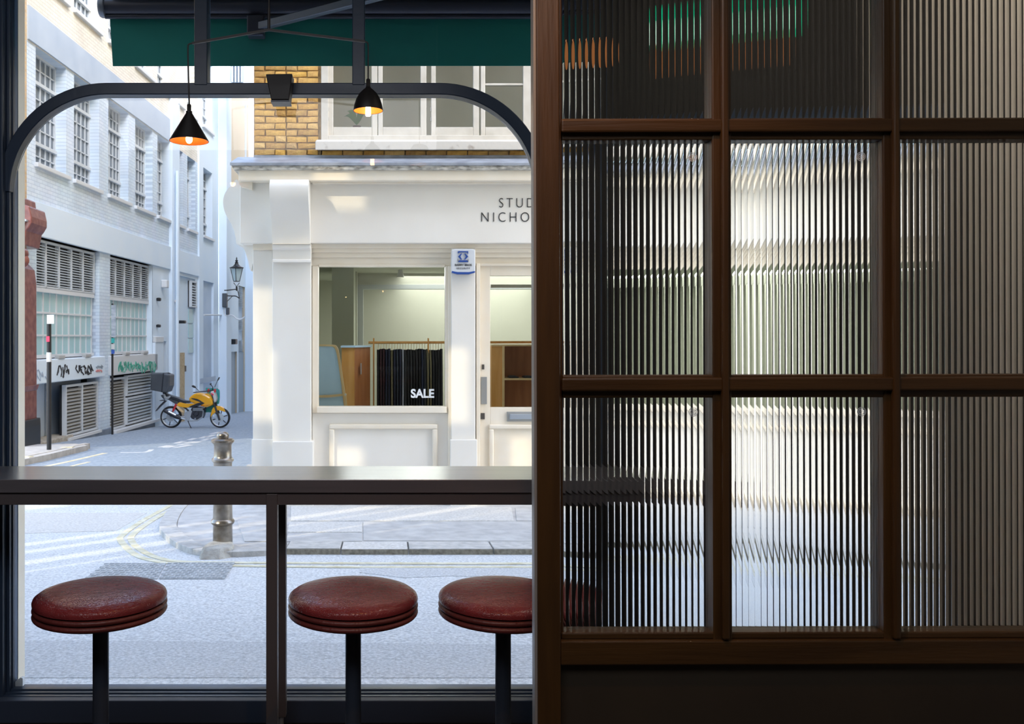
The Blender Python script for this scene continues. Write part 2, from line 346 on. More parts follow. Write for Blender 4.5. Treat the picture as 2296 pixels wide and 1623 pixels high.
def sweep(pts, n=8):                                 # smooth closed outline through points (Catmull-Rom)
    out = []; k = len(pts)
    for i in range(k):
        p0, p1, p2, p3 = pts[i-1], pts[i], pts[(i+1) % k], pts[(i+2) % k]
        for j in range(n):
            s = j/n
            out.append(tuple(.5*((2*p1[a])+(-p0[a]+p2[a])*s+(2*p0[a]-5*p1[a]+4*p2[a]-p3[a])*s*s+(-p0[a]+3*p1[a]-3*p2[a]+p3[a])*s**3) for a in (0,1)))
    return out
def smooth_line(pts, n=8):
    out = []; k = len(pts)
    for i in range(k-1):
        p0, p1, p2, p3 = pts[max(i-1,0)], pts[i], pts[i+1], pts[min(i+2,k-1)]
        for j in range(n):
            s = j/n
            out.append(tuple(.5*((2*p1[a])+(-p0[a]+p2[a])*s+(2*p0[a]-5*p1[a]+4*p2[a]-p3[a])*s*s+(-p0[a]+3*p1[a]-3*p2[a]+p3[a])*s**3) for a in range(len(p1))))
    out.append(tuple(pts[-1])); return out
def text(name, body, size, loc, m, parent, ext=.003, rot=(PI/2,0,0), space=1.0, align='LEFT', bold=0, sx=1):
    c = bpy.data.curves.new(name, 'FONT'); c.body = body; c.size = size; c.extrude = ext; c.space_character = space; c.align_x = align; c.offset = bold
    c.materials.append(m)
    o = bpy.data.objects.new(name, c); COL.objects.link(o); o.rotation_euler = rot; o.scale = (sx,1,1)
    o.location = Vector(loc)-(origin(parent) if parent else Vector((0,0,0)))
    me = bpy.data.meshes.new_from_object(o); me.name = name
    n_ = bpy.data.objects.new(name, me); COL.objects.link(n_); n_.rotation_euler = rot; n_.scale = (sx,1,1); n_.location = o.location
    bpy.data.objects.remove(o); bpy.data.curves.remove(c)
    if parent: n_.parent = parent
    return n_

# ================================================================== THE ROOM
WY = 3.55                                        # inner face of the window wall
WX0, WX1 = X(-6, WY), X(1222, WY)                 # the arched window opening
DX0, DX1 = 1.15, 1.86                             # the glazed door behind the partition
WT = 3.25
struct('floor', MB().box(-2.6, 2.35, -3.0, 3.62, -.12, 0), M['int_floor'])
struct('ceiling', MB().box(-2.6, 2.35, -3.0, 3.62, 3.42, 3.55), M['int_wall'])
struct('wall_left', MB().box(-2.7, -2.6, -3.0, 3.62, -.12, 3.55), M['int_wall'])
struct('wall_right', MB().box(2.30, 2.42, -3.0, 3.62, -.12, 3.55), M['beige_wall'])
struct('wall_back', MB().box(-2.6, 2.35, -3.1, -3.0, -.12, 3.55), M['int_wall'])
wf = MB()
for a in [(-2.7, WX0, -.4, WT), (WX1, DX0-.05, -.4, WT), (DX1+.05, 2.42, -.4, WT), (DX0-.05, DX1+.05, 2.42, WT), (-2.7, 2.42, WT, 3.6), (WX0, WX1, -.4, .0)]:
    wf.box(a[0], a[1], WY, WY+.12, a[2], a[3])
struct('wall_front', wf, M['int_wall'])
# the storeys of this building above the window and to either side
ob = MB(); ob.box(-2.72, 9, 3.45, 3.67, 3.62, 12); ob.box(2.44, 9, 3.45, 3.67, -.5, 3.6); ob.box(-2.72, 9, -3.2, 3.45, 11.8, 12)
struct('wall_upper_storeys', ob, M['cream_wall'])
# unseen slab added on the left, its gaps shaped to throw slivers of sun
gaps = [(-6.90,-6.62,5.5,6.9),(-6.62,-6.52,5.2,6.2),(-4.86,-4.57,5.45,6.25),(-4.25,-4.0,5.0,5.4),(-5.95,-5.55,7.55,7.85),(-6.1,-5.75,5.05,5.3),
        (-6.50,-6.28,1.2,3.6),(-6.05,-5.85,1.6,4.0),(-5.52,-5.26,1.8,4.6),(-5.02,-4.92,2.0,4.7),(-4.55,-4.33,2.6,4.7),(-3.9,-3.82,3.2,4.6)]
us = sorted({-9.0,-2.72}|{g[0] for g in gaps}|{g[1] for g in gaps}); zs = sorted({-.5,12.0}|{g[2] for g in gaps}|{g[3] for g in gaps}); ob = MB()
for i in range(len(us)-1):
    for j in range(len(zs)-1):
        a, b2 = (us[i]+us[i+1])/2, (zs[j]+zs[j+1])/2
        if not any(g[0] < a < g[1] and g[2] < b2 < g[3] for g in gaps): ob.box(us[i],us[i+1],3.60,3.64,zs[j],zs[j+1])
struct('wall_sun_gaps', ob, M['cream_wall'])

# ---- window_1: arched shopfront window
win = struct('window_1')
k = 557.7
def WXp(px): return X(px, WY+.01)
zb = .075
fr = MB()
fy0, fy1 = WY-.02, WY+.07
fr.box(WX0, X(14,WY), fy0-.015, fy1, zb, WT)                       # left stile, stepped
part('stile', fr, M['frame'], win, bevel=.003)
part('stile_bead', MB().box(X(14,WY), X(21,WY), fy0+.02, fy1, zb, WT), M['frame'], win, bevel=.002)
part('stile_bead', MB().box(X(21,WY), X(22.5,WY)+.002, fy0+.045, fy1, zb, WT), M['frame'], win)
fr = MB(); fr.box(X(1200,WY), WX1+.01, fy0, fy1, zb, WT); part('stile', fr, M['frame'], win, bevel=.003)
part('outer_jamb', MB().box(WX0+.0, X(22.5,WY)+.004, fy1, WY+.135, -.05, WT), M['shop_trim'], win)
# bottom rails, each step catching light
part('bottom_rail', MB().box(WX0, WX1, fy0-.05, fy0+.0, .0, Z(1571,fy0-.05)), M['sill_panel'], win, bevel=.003)
part('sill_step', MB().box(WX0, WX1, fy0-.012, fy0+.012, .0, Z(1561,fy0-.012)), M['frame'], win, bevel=.003)
part('sill_step', MB().box(WX0, WX1, fy0+.012, fy0+.035, .0, Z(1553,fy0+.012)), M['frame'], win, bevel=.003)
part('sill_step', MB().box(WX0, WX1, fy0+.035, fy1, .0, Z(1545,fy0+.035)), M['frame'], win, bevel=.003)
part('outer_sill', MB().box(WX0-.02, WX1+.02, fy1, fy1+.035, -.15, Z(1544,fy1)), M['pale_trim'], win, bevel=.004)
# arch bar
cl, cr, cz, Ro, Ri = X(240,WY), X(985,WY), Z(430,WY), .436, .389
def arc(cx, R, a0, a1, n=20): return [(cx+R*math.cos(a0+(a1-a0)*i/n), cz+R*math.sin(a0+(a1-a0)*i/n)) for i in range(n+1)]
outer = arc(cl, Ro, PI, PI/2)+arc(cr, Ro, PI/2, 0); inner = arc(cl, Ri, PI, PI/2)+arc(cr, Ri, PI/2, 0)
part('arch_bar', MB().strip(outer, inner, 'y', WY-.01, WY+.05), M['frame'], win, weld=True, bevel=.003)
ozt = cz+Ro
for a, b2 in ((437, 466), (790, 818)):
    part('mullion', MB().box(X(a,WY), X(b2,WY), WY-.012, WY+.055, ozt-.01, WT), M['frame'], win, bevel=.003)
part('head_rail', MB().box(WX0, WX1, WY-.02, WY+.06, WT-.07, WT), M['frame'], win)
gy = WY+.035
main = [(X(22,WY), zb+.02)]+inner+[(cr+Ri, zb+.02)]
part('pane', MB().prism([(cl-Ri, zb+.01)]+arc(cl, Ri, PI, PI/2)+arc(cr, Ri, PI/2, 0)+[(cr+Ri, zb+.01)], 'y', gy, gy+.006), M['win_glass'], win)
for (a, b2) in ((None, 437), (466, 790), (818, None)):
    if a is None: poly = arc(cl, Ro-.004, PI, PI/2)+[(X(b2,WY), cz+Ro-.004), (X(b2,WY), WT-.07), (WX0+.02, WT-.07), (WX0+.02, cz)]
    elif b2 is None: poly = [(X(a,WY), cz+Ro-.004)]+arc(cr, Ro-.004, PI/2, 0)+[(WX1-.01, cz), (WX1-.01, WT-.07), (X(a,WY), WT-.07)]
    else: poly = [(X(a,WY), cz+Ro-.004), (X(b2,WY), cz+Ro-.004), (X(b2,WY), WT-.07), (X(a,WY), WT-.07)]
    part('pane', MB().prism(poly, 'y', gy, gy+.006), M['win_glass'], win)
# little glass corner block at the foot of the pane
part('corner_block', MB().prism([(X(30,3.6), Z(1541,3.6)), (X(52,3.6), Z(1541,3.6)), (X(52,3.6), Z(1520,3.6)), (X(48,3.6), Z(1518,3.6)), (X(30,3.6), Z(1531,3.6))], 'y', 3.595, 3.615), M['pale_trim'], win)

# ---- door_1: glazed door behind the partition
d1 = struct('door_1')
for a in [(DX0-.05, DX0, 0, 2.42), (DX1, DX1+.05, 0, 2.42)]: part('door_stile', MB().box(a[0], a[1], WY, WY+.06, a[2], a[3]), M['frame'], d1, bevel=.003)
part('door_rail', MB().box(DX0, DX1, WY, WY+.06, 2.32, 2.42), M['frame'], d1, bevel=.003)
part('door_rail', MB().box(DX0, DX1, WY, WY+.06, 0, .12), M['frame'], d1, bevel=.003)
part('door_pane', MB().box(DX0, DX1, WY+.03, WY+.036, .12, 2.32), M['win_glass'], d1)

# ---- glowing sign above the door, copper lamps behind the partition
gs = thing('green_lamp', 'green glowing glass lamp smeared through the top fluted panes', 'lamp', (X(1620,3.2), 3.2, Z(48,3.2)))
part('lit_glass', MB().lathe([(0,-.085),(.02,-.08),(.032,-.03),(.034,.03),(.028,.07),(.015,.085),(0,.09)], n=28), M['green_glow'], gs, smooth=True, local=True)
part('lit_core', MB().lathe([(0,-.055),(.012,-.045),(.015,0),(.010,.03),(0,.04)], (-.03,-.03,-.02), n=16), M['white_glow'], gs, smooth=True, local=True)
part('stem', MB().tube([(0,0,.05),(0,0,.55)], .006, 6), M['lamp_black'], gs, local=True)
def amber_lamp(px, py, Y, r, h, lab):
    t = thing('amber_lamp', lab, 'lamp', P(px, py, Y))
    part('amber_glass', MB().lathe([(0,-h)]+[(r*math.sin(PI*q/12)**.7, -h*math.cos(PI*q/12)) for q in range(1,12)]+[(0,h)], n=24), M['amber_glow'], t, smooth=True, local=True)
    part('cap', MB().lathe([(r*.5,h*.93),(r*.4,h*1.15),(0,h*1.2)], n=18), M['copper'], t, smooth=True, local=True)
    part('cord', MB().tube([(0,0,h),(0,0,3.42-P(px,py,Y).z)], .004, 6), M['lamp_black'], t, local=True)
    return t
amber_lamp(1292, 124, 2.35, .042, .034, 'flat round amber lamp behind the top left fluted pane')
amber_lamp(1610, 126, 3.1, .020, .058, 'slim upright amber lamp between the two top fluted panes')
pld = bpy.data.lights.new('wall_fill_light', 'AREA'); pld.energy = 13; pld.size = .4; pld.color = (1,.9,.78)  # lamp without a fitting, added to brighten the beige right wall
plo = bpy.data.objects.new('wall_fill_light', pld); COL.objects.link(plo); plo.location = (1.35, 2.6, 3.36); plo.rotation_euler = (0, math.radians(-32), 0)

# ---- the glazed partition
PY = 1.83
def PX(px, y=PY): return X(px, y)
def PZ(py, y=PY): return Z(py, y)
pt = thing('glazed_partition', 'brown timber screen glazed with vertically fluted panes', 'partition', (PX(1199), PY+.03, 0))
PT_TILT = math.radians(-.15)
GY = 1.858
cols = [(1265,1588), (1640,1966), (2019,2345), (2397,2722), (2775,3100)]
rows = [(-225,264), (313,842), (893,1421)]
zt = 3.4
part('lit_edge_strip', MB().box(PX(1196), PX(1203), PY-.004, PY+.030, 0, zt), mat('lit_edge_tint', (.30,.29,.28,1), .35), pt, bevel=.002)  # pale strip coloured as the light on the stile's side face
part('stile', MB().box(PX(1202), PX(1254), PY-.008, PY+.065, 0, zt), M['part_wood'], pt, bevel=.003)
part('stile_bead', MB().box(PX(1254), PX(1264), PY+.012, PY+.05, PZ(1490), zt), M['part_wood'], pt, bevel=.003)
for i in range(len(cols)):
    a = cols[i][1]; b2 = cols[i+1][0] if i+1 < len(cols) else 3340
    xa, xb = X(a, GY), PX(b2, PY+.005)
    part('mullion', MB().box(xa, xb, PY+.004, PY+.05, PZ(1440), zt), M['part_wood'], pt, bevel=.003)
    if i+1 < len(cols):
        w0 = xb-xa
        part('glazing_bar', MB().box(xa+w0*.36, xa+w0*.74, PY-.012, PY+.004, PZ(1432), zt), M['part_wood'], pt, bevel=.004)
for (a, b2) in ((264, 313), (842, 893)):
    part('cross_rail', MB().box(PX(1262), X(3100,GY), PY+.006, PY+.048, PZ(b2), PZ(a)), M['part_wood_h'], pt, bevel=.003)
    part('cross_bar', MB().box(PX(1258), X(3100,GY), PY-.007, PY+.007, PZ(a+(b2-a)*.70), PZ(a+(b2-a)*.10)), M['part_wood_h'], pt, bevel=.004)
part('top_rail', MB().box(PX(1254), X(3100,GY), PY, PY+.05, PZ(-225), zt), M['part_wood_h'], pt)
part('bottom_rail', MB().box(PX(1254), X(3340,GY), PY-.006, PY+.05, PZ(1490), PZ(1436)), M['part_wood_h'], pt, bevel=.003)
part('bottom_bead', MB().box(PX(1258), X(3340,GY), PY+.006, PY+.05, PZ(1436), PZ(1421)), M['part_wood_h'], pt, bevel=.003)
part('lower_panel', MB().box(PX(1254), X(3340,GY), PY+.010, PY+.05, 0.0, PZ(1490)), M['part_panel'], pt)
pitch, Rr, nseg = .0128, .0212, 10
def reeded(wd, h):
    mb = MB(); n = math.ceil(wd/pitch); prof = []
    for i in range(n):
        for j in range(nseg+1):
            if i and j == 0: continue
            xx = -pitch/2+pitch*j/nseg
            prof.append((i*pitch+pitch/2+xx, math.sqrt(Rr*Rr-xx*xx)-math.sqrt(Rr*Rr-(pitch/2)**2)))
    m2 = len(prof); vs = []; fs = []
    for z in (0, h):
        for x_, d in prof: vs.append((x_, -d, z))
    for z in (0, h):
        for x_, d in prof: vs.append((x_, .004, z))
    for i in range(m2-1):
        fs.append((i, i+1, m2+i+1, m2+i)); fs.append((2*m2+i, 3*m2+i, 3*m2+i+1, 2*m2+i+1))
        fs.append((i, 2*m2+i, 2*m2+i+1, i+1)); fs.append((m2+i, m2+i+1, 3*m2+i+1, 3*m2+i))
    fs.append((0, m2, 3*m2, 2*m2)); fs.append((m2-1, 3*m2-1, 4*m2-1, 2*m2-1))
    mb.add(vs, fs); return mb
stamp_me = None
cache = {}
for ri, (ya, yb) in enumerate(rows):
    for ci, (a, b2) in enumerate(cols):
        wd = .322; h = PZ(ya)-PZ(yb)+.02
        if ri not in cache:
            me = mesh_of('fluted_pane', reeded(wd, h), M['fluted']); me.shade_smooth()
            try: me.set_sharp_from_angle(angle=math.radians(30))
            except Exception: pass
            cache[ri] = me
        o = bpy.data.objects.new('fluted_pane', cache[ri]); COL.objects.link(o); o.parent = pt
        o.location = Vector((PX(a)-.006, GY, PZ(yb)-.01))-pt.location
        if ri in (1, 2) and ci < 3:
            sx, sz = X(b2-34, GY-.004), PZ(ya+34)
            st = MB()
            for rr in (.0095, .0068):
                oo = [(sx+rr*math.cos(q*PI/12), sz+rr*math.sin(q*PI/12)) for q in range(24)]; ii = [(sx+(rr-.0011)*math.cos(q*PI/12), sz+(rr-.0011)*math.sin(q*PI/12)) for q in range(24)]
                st.strip(oo, ii, 'y', GY-.0026, GY-.0018, closed=True)
            for dz in (-.0032, 0, .0032): st.box(sx-.0045, sx+.0045, GY-.0026, GY-.0018, sz+dz-.0006, sz+dz+.0006)
            so = part('maker_stamp', st, M['stamp'], pt); so['label'] = 'small round white stamp etched in the pane corner'

pt.rotation_euler = (0, PT_TILT, 0); pt.location.x += .0045    # the old screen leans very slightly

# ================================================================== THE BAR
YC0, YC1 = 3.10, 3.425
zc = Z(1075, YC0)
ct = thing('bar_counter', 'long dark wooden bar counter along the window', 'counter', (-.4, 3.2, 0))
cx0, cx1 = -2.55, 1.10
part('worktop', MB().box(cx0, cx1, YC0, YC1, Z(1105,YC0), zc), M['counter'], ct, bevel=.002)
part('apron', MB().box(cx0, cx1, YC0+.01, YC0+.045, Z(1132,YC0+.01), Z(1105,YC0)), M['apron'], ct, bevel=.002)
part('apron', MB().box(cx0, cx1, YC1-.03, YC1, Z(1121,YC1), Z(1105,YC0)), M['apron'], ct)
part('leg', MB().box(X(597,YC0+.01), X(622,YC0+.01), YC0+.005, YC0+.045, 0, Z(1108,YC0)), M['apron'], ct, bevel=.002)
part('leg', MB().box(X(597,YC0+.01), X(622,YC0+.01), YC1-.06, YC1-.02, Z(1606,YC1-.05), Z(1105,YC0)), M['apron'], ct, bevel=.002)
lx0, lx1 = X(597,YC0+.01), X(622,YC0+.01)
lf = part('levelling_foot', MB().lathe([(.010,Z(1606,YC1-.05)),(.011,.02),(.02,.012),(.021,0)], (0.5*(lx0+lx1), YC1-.04, 0), 16), M['alloy'], ct, smooth=True)
part('side_brace', MB().box(lx0+.008, lx1-.008, YC0+.045, YC1-.06, Z(1132,YC0), Z(1112,YC0)), M['apron'], ct)

# ---- stools
SY = 2.61; SH = Z(1331, SY)
def stool(cx, Y, label):
    t = thing('bar_stool', label, 'stool', (cx, Y, 0), 'red bar stools along the counter')
    R = .189
    rib = lambda z0, z1, n=7: [(R-.006+.0085*math.sin(PI*i/n)**.6, z0+(z1-z0)*i/n) for i in range(n+1)]
    top = [(R-.006, SH-.022)]+[(R+.001, SH-.018), (R+.002, SH-.010), (R-.001, SH-.002), (R-.012, SH+.006), (R-.035, SH+.011), (R*.6, SH+.016), (R*.3, SH+.019), (0, SH+.020)]
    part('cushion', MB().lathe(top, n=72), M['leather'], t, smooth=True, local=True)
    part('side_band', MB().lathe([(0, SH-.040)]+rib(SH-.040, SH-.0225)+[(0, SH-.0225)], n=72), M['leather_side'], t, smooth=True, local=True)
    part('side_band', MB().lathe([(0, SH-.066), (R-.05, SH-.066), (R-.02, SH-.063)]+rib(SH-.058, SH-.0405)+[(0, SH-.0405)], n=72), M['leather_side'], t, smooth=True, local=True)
    part('post', MB().lathe([(.0232, .03), (.0232, SH-.064)], n=28), M['post'], t, smooth=True, local=True)
    part('base_plate', MB().lathe([(.20,0),(.20,.008),(.18,.016),(.05,.026),(.03,.035)], n=40), M['post'], t, smooth=True, local=True)
    return t
s1 = stool(X(226,SY), SY, 'red leather bar stool at the far left end of the counter')
dup(s1, (X(792,SY), SY, 0), 'red leather bar stool just right of the counter leg')
dup(s1, (X(1128,SY), SY, 0), 'red leather bar stool half hidden by the fluted screen')

# ---- pendant light with two arms
LY = 3.14
pl = thing('pendant_light', 'black two-armed pendant light hung before the arched window', 'lamp', P(603, 66, LY))
part('stem', MB().tube([P(603,66,LY), P(603,18,LY)], .0055, 8), M['lamp_black'], pl)
part('stem', MB().tube([P(603,18,LY), (X(603,LY), LY, 3.42)], .0035, 8), M['lamp_black'], pl)
part('ceiling_rose', MB().lathe([(.05,3.40),(.05,3.42)], (X(603,LY), LY, 0), 24), M['lamp_black'], pl)
def arm(pts): return MB().tube(pts, .0055, 4)
part('arm', arm([P(603,67,LY), P(431,97,LY)]), M['lamp_black'], pl)
part('arm', arm([P(603,67,LY), P(818,93,LY)]), M['lamp_black'], pl)
part('cord', MB().tube(smooth_line([tuple(P(431,97,LY)), tuple(P(424,99,LY)), tuple(P(421.5,106,LY)), tuple(P(422,150,LY)), tuple(P(424.5,240,LY))], 6), .0028, 8), M['lamp_black'], pl)
part('cord', MB().tube(smooth_line([tuple(P(817,93,LY)), tuple(P(823,95,LY)), tuple(P(825.5,103,LY)), tuple(P(825.5,140,LY)), tuple(P(825.5,182,LY))], 6), .0028, 8), M['lamp_black'], pl)
kk = LY/F
cxl = (X(424,LY), LY, Z(316,LY))
def shade(prof, c, name='shade'):
    o = part('lamp_shade', MB().lathe(prof, c, 48, caps=(True,False)), M['lamp_black'], pl, smooth=True)
    return o
cone = [(3.5*kk,82*kk),(4.5*kk,80*kk),(4.5*kk,68*kk),(7*kk,66*kk),(7*kk,62*kk),(43.5*kk,.5*kk),(43.5*kk,-.8*kk),(42.3*kk,-.8*kk)]
shade(cone, cxl)
part('shade_lining', MB().lathe([(42.3*kk,-.6*kk),(6*kk,60*kk),(0,60*kk)], cxl, 48, caps=(False,False)), M['lamp_in'], pl, smooth=True)
cxr = (X(825.5,LY), LY, Z(247,LY))
dome = [(3.5*kk,70*kk),(4.6*kk,68*kk),(4.6*kk,54*kk),(6*kk,50*kk),(12*kk,45*kk),(20*kk,37*kk),(27*kk,25*kk),(31.5*kk,11*kk),(33.3*kk,0),(33.3*kk,-1.5*kk),(32.2*kk,-1.5*kk)]
shade(dome, cxr)
part('shade_lining', MB().lathe([(32.2*kk,-1*kk),(30.2*kk,11*kk),(25.7*kk,24*kk),(18*kk,36*kk),(8*kk,46*kk),(0,47*kk)], cxr, 48, caps=(False,False)), M['lamp_in'], pl, smooth=True)
part('bulb', MB().lathe([(0,-6*kk),(4*kk,-4.5*kk),(6.5*kk,-1*kk),(7.5*kk,4*kk),(6.5*kk,9*kk),(4*kk,15*kk),(3.5*kk,26*kk),(0,26*kk)], cxl, 20), M['bulb'], pl, smooth=True)
part('bulb', MB().lathe([(0,-14*kk),(5*kk,-13*kk),(6*kk,-11*kk),(6*kk,6*kk),(4*kk,9*kk),(4*kk,30*kk),(0,30*kk)], cxr, 20), M['bulb'], pl, smooth=True)

# ---- little box on the transom
tb = thing('wall_sensor', 'small black tapered box fixed to the arch bar', 'sensor', P(627, 200, WY-.06))
part('housing', MB().prism([(X(598,WY-.06), Z(171,WY-.06)), (X(657,WY-.06), Z(170,WY-.06)), (X(650,WY-.06), Z(228,WY-.06)), (X(610,WY-.06), Z(228,WY-.06))], 'y', WY-.09, WY-.012), M['lamp_black'], tb, bevel=.003)
part('foot_plate', MB().box(X(609,WY-.06), X(651,WY-.06), WY-.085, WY-.012, Z(232,WY-.06), Z(228,WY-.06)), M['frame'], tb)

# warm lamp of the dining room, above and to the left behind the viewer's side of the screen
rl = thing('room_lamp', 'warm pendant lamp above the viewer', 'lamp', (.22, 1.25, 2.72))
part('lamp_shade', MB().lathe([(.01,.10),(.045,.09),(.06,.07),(.06,-.04),(.057,-.04),(.057,.068),(.0,.085)], n=28, caps=(True,False)), M['lamp_black'], rl, smooth=True, local=True)
part('cord', MB().tube([(0,0,.1),(0,0,.67)], .004, 6), M['lamp_black'], rl, local=True)
part('bulb', MB().lathe([(0,.018),(.014,.024),(.02,.036),(.012,.055),(0,.06)], n=16), emit('room_bulb', (1,.42,.08,1), 30), rl, smooth=True, local=True)
rpd = bpy.data.lights.new('room_lamp_light', 'POINT'); rpd.energy = 22; rpd.color = (1,.40,.07); rpd.shadow_soft_size = .012
rpo = bpy.data.objects.new('room_lamp_light', rpd); COL.objects.link(rpo); rpo.location = (.22, 1.25, 2.725)

# ================================================================== THE AWNING
AY = 4.80
aw = thing('awning', 'dark green fabric awning hung outside over the window', 'awning', (.2, 3.7, 3.3))
ax0, ax1 = X(253,AY), 2.75
part('valance', MB().prism([(ax0, Z(148,AY)), (ax1, Z(147,AY)), (ax1, Z(36,AY)), (X(246,AY), Z(36,AY))], 'y', AY, AY+.004), M['awning'], aw)
part('front_bar', MB().tube([(X(231,AY), AY-.02, Z(20,AY)), (ax1, AY-.02, Z(20,AY))], .046, 20), M['bar_metal'], aw, smooth=True)
part('lower_tube', MB().tube([(X(240,AY), AY-.03, Z(42,AY)), (ax1, AY-.03, Z(42,AY))], .012, 12), M['bar_metal'], aw, smooth=True)
part('end_cap', MB().lathe([(.0,-.012),(.05,-.01),(.055,0),(.055,.02),(.048,.025)], (X(231,AY), AY-.02, Z(20,AY)), 24, 'x'), M['arm_metal'], aw, smooth=True)
part('canopy', MB().prism([(AY, Z(2,AY)), (AY, Z(2,AY)+.006), (3.68, 4.06), (3.68, 4.05)], 'x', ax0, ax1), M['awning_shaded'], aw)
ar = MB(); a0 = P(572, 62, AY-.06); a1 = P(900, -22, AY-.38)
ar.tube([a0, a1], .028, 4); part('folding_arm', ar, M['arm_metal'], aw, bevel=.004)
part('arm_bracket', MB().box(a0.x-.04, a0.x+.05, AY-.09, AY-.02, a0.z-.05, a0.z+.06), M['bar_metal'], aw, bevel=.006)

# ================================================================== THE STREET
def ground_poly(name, pts, m, parent=None, lift=.0, thick=.02, world=False, **k):
    pts = [p if world else G(*p) for p in pts]
    n = len(pts)
    mb = MB(); mb.add([(p[0], p[1], zg(p[1])+lift) for p in pts]+[(p[0], p[1], zg(p[1])+lift-thick) for p in pts],
                      [tuple(range(n)), tuple(range(2*n-1, n-1, -1))]+[(i, (i+1) % n, (i+1) % n+n, i+n) for i in range(n)])
    return part(name, mb, m, parent, **k)
rd = ground_poly('road', [(-30,3.67),(14,3.67),(14,60),(-30,60)], M['asphalt'], world=True, thick=.3); rd['kind'] = 'structure'
# patches of newer and older tarmac, then the alley floor
ground_poly('tarmac_patch', [(806,1266),(1195,1268),(1700,1268),(1700,1300),(1010,1292),(905,1296),(806,1284)], M['asphalt_dark'], rd, .003)
ground_poly('tarmac_patch', [(22,1150),(330,1150),(260,1190),(60,1196),(22,1196)], M['asphalt_light'], rd, .003)
ground_poly('tarmac_patch', [(22,1436),(596,1440),(1196,1446),(2400,1446),(2400,1520),(22,1520)], M['asphalt_dark'], rd, .002)
ground_poly('tarmac_patch', [(-8.5,14.2),(-2.1,10.2),(-1.42,9.7),(-1.3,43),(-8.2,43)], M['asphalt_shade'], rd, .003, world=True)  # the alley's blue shade put into the ground colour
def ribbon(pts, wd):
    L = []; R = []
    for i, p in enumerate(pts):
        a = Vector(pts[max(i-1,0)]); b2 = Vector(pts[min(i+1,len(pts)-1)]); d = (b2-a).normalized(); nrm = Vector((-d.y, d.x))
        L.append((p[0]+nrm.x*wd/2, p[1]+nrm.y*wd/2)); R.append((p[0]-nrm.x*wd/2, p[1]-nrm.y*wd/2))
    return L, R
def road_ribbon(name, pts, wd, m, parent, lift=.005, thick=.004, n=6):
    g = smooth_line([G(*p) for p in pts], n); L, R = ribbon(g, wd); mb = MB()
    for i in range(len(g)-1):
        q = [L[i], L[i+1], R[i+1], R[i]]
        mb.add([(p[0], p[1], zg(p[1])+lift) for p in q]+[(p[0], p[1], zg(p[1])+lift-thick) for p in q], [(0,1,2,3),(7,6,5,4),(0,4,5,1),(1,5,6,2),(2,6,7,3),(3,7,4,0)])
    return part(name, mb, m, parent, weld=True)
road_ribbon('yellow_line', [(470,1082),(379,1135),(318,1169),(275,1200),(271,1213),(300,1242),(345,1258),(420,1266),(520,1269),(800,1272),(1196,1272),(2000,1272)], .055, M['yellow_line'], rd)
road_ribbon('yellow_line', [(490,1084),(399,1135),(340,1168),(299,1198),(296,1215),(320,1236),(357,1252),(410,1260),(520,1262),(800,1263.5),(1196,1264),(2000,1264)], .055, M['yellow_line'], rd)
road_ribbon('yellow_line', [(-20,1066),(60,1054),(150,1036),(236,1016)], .10, M['yellow_line'], rd)
road_ribbon('yellow_line', [(-20,1080),(60,1070),(150,1048),(200,1036)], .07, M['yellow_line'], rd)
road_ribbon('white_line', [(270,1015),(325,1014),(340,1008)], .09, M['white_line'], rd)
# worn painted wording in the alley: separate strokes
wm = MB()
for (a, b2) in [((360,1003),(380,999)),((372,1004),(392,1000)),((392,1004),(412,1001)),((396,994),(412,989)),((400,998),(424,995)),((410,1001),(427,998)),((416,993),(440,990)),((424,987),(437,983)),((434,993),(448,990)),((450,983),(464,978)),((454,988),(470,983)),((462,981),(480,975)),((470,985),(484,981)),((474,973),(492,969))]:
    g1, g2 = G(*a), G(*b2)
    for s_ in (-.0,):
        L, R = ribbon([g1, g2], .13); q = [L[0], L[1], R[1], R[0]]
        wm.add([(p[0], p[1], zg(p[1])+.006) for p in q]+[(p[0], p[1], zg(p[1])+.001) for p in q], [(0,1,2,3),(7,6,5,4),(0,4,5,1),(1,5,6,2),(2,6,7,3),(3,7,4,0)])
part('road_wording', wm, M['white_line'], rd, kind='stuff')
# drain covers sunk in the road
def cover(pts, lab):
    q = [G(*p) for p in pts]; cx_ = sum(p[0] for p in q)/4; cy_ = sum(p[1] for p in q)/4
    t = thing('drain_cover', lab, 'drain cover', (cx_, cy_, zg(cy_)))
    ground_poly('rim', pts, M['iron_cover'], t, .006, .01)
    st = MB()
    for i in range(22):
        for j in range(9):
            if (i+j) % 2: continue
            s_, r_ = (i+.5)/22, (j+.5)/9
            a = Vector(q[0]).lerp(Vector(q[1]), s_); b2 = Vector(q[3]).lerp(Vector(q[2]), s_); c = a.lerp(b2, r_)
            st.box(c.x-.013, c.x+.013, c.y-.012, c.y+.012, zg(c.y)+.004, zg(c.y)+.010)
    part('tread', st, M['iron_cover'], t, kind='stuff')
cover([(190,1299),(352,1299),(372,1264),(238,1264)], 'patterned iron cover in the road, the one behind the left stool')
cover([(358,1299),(503,1299),(527,1262),(378,1263)], 'patterned iron cover in the road nearest the bollard')

# ---- pavement in front of the shop with its kerb
pv = struct('pavement')
KH = .045
kpx = [(2600,1243),(1195,1243),(915,1243),(765,1243),(640,1244),(540,1249),(470,1249),(420,1240),(385,1222),(361,1200),(358,1184),(372,1158),(392,1138),(430,1112),(480,1087),(530,1064),(556,1048)]
kg = [G(*p) for p in kpx]
kerb_l = [kg[0]]
line = smooth_line(kg[4:], 4)
full = kg[:4]+line
def offset(pts, d): L, R = ribbon(pts, 2*d); return R if False else L
ins = ribbon(full, .30)
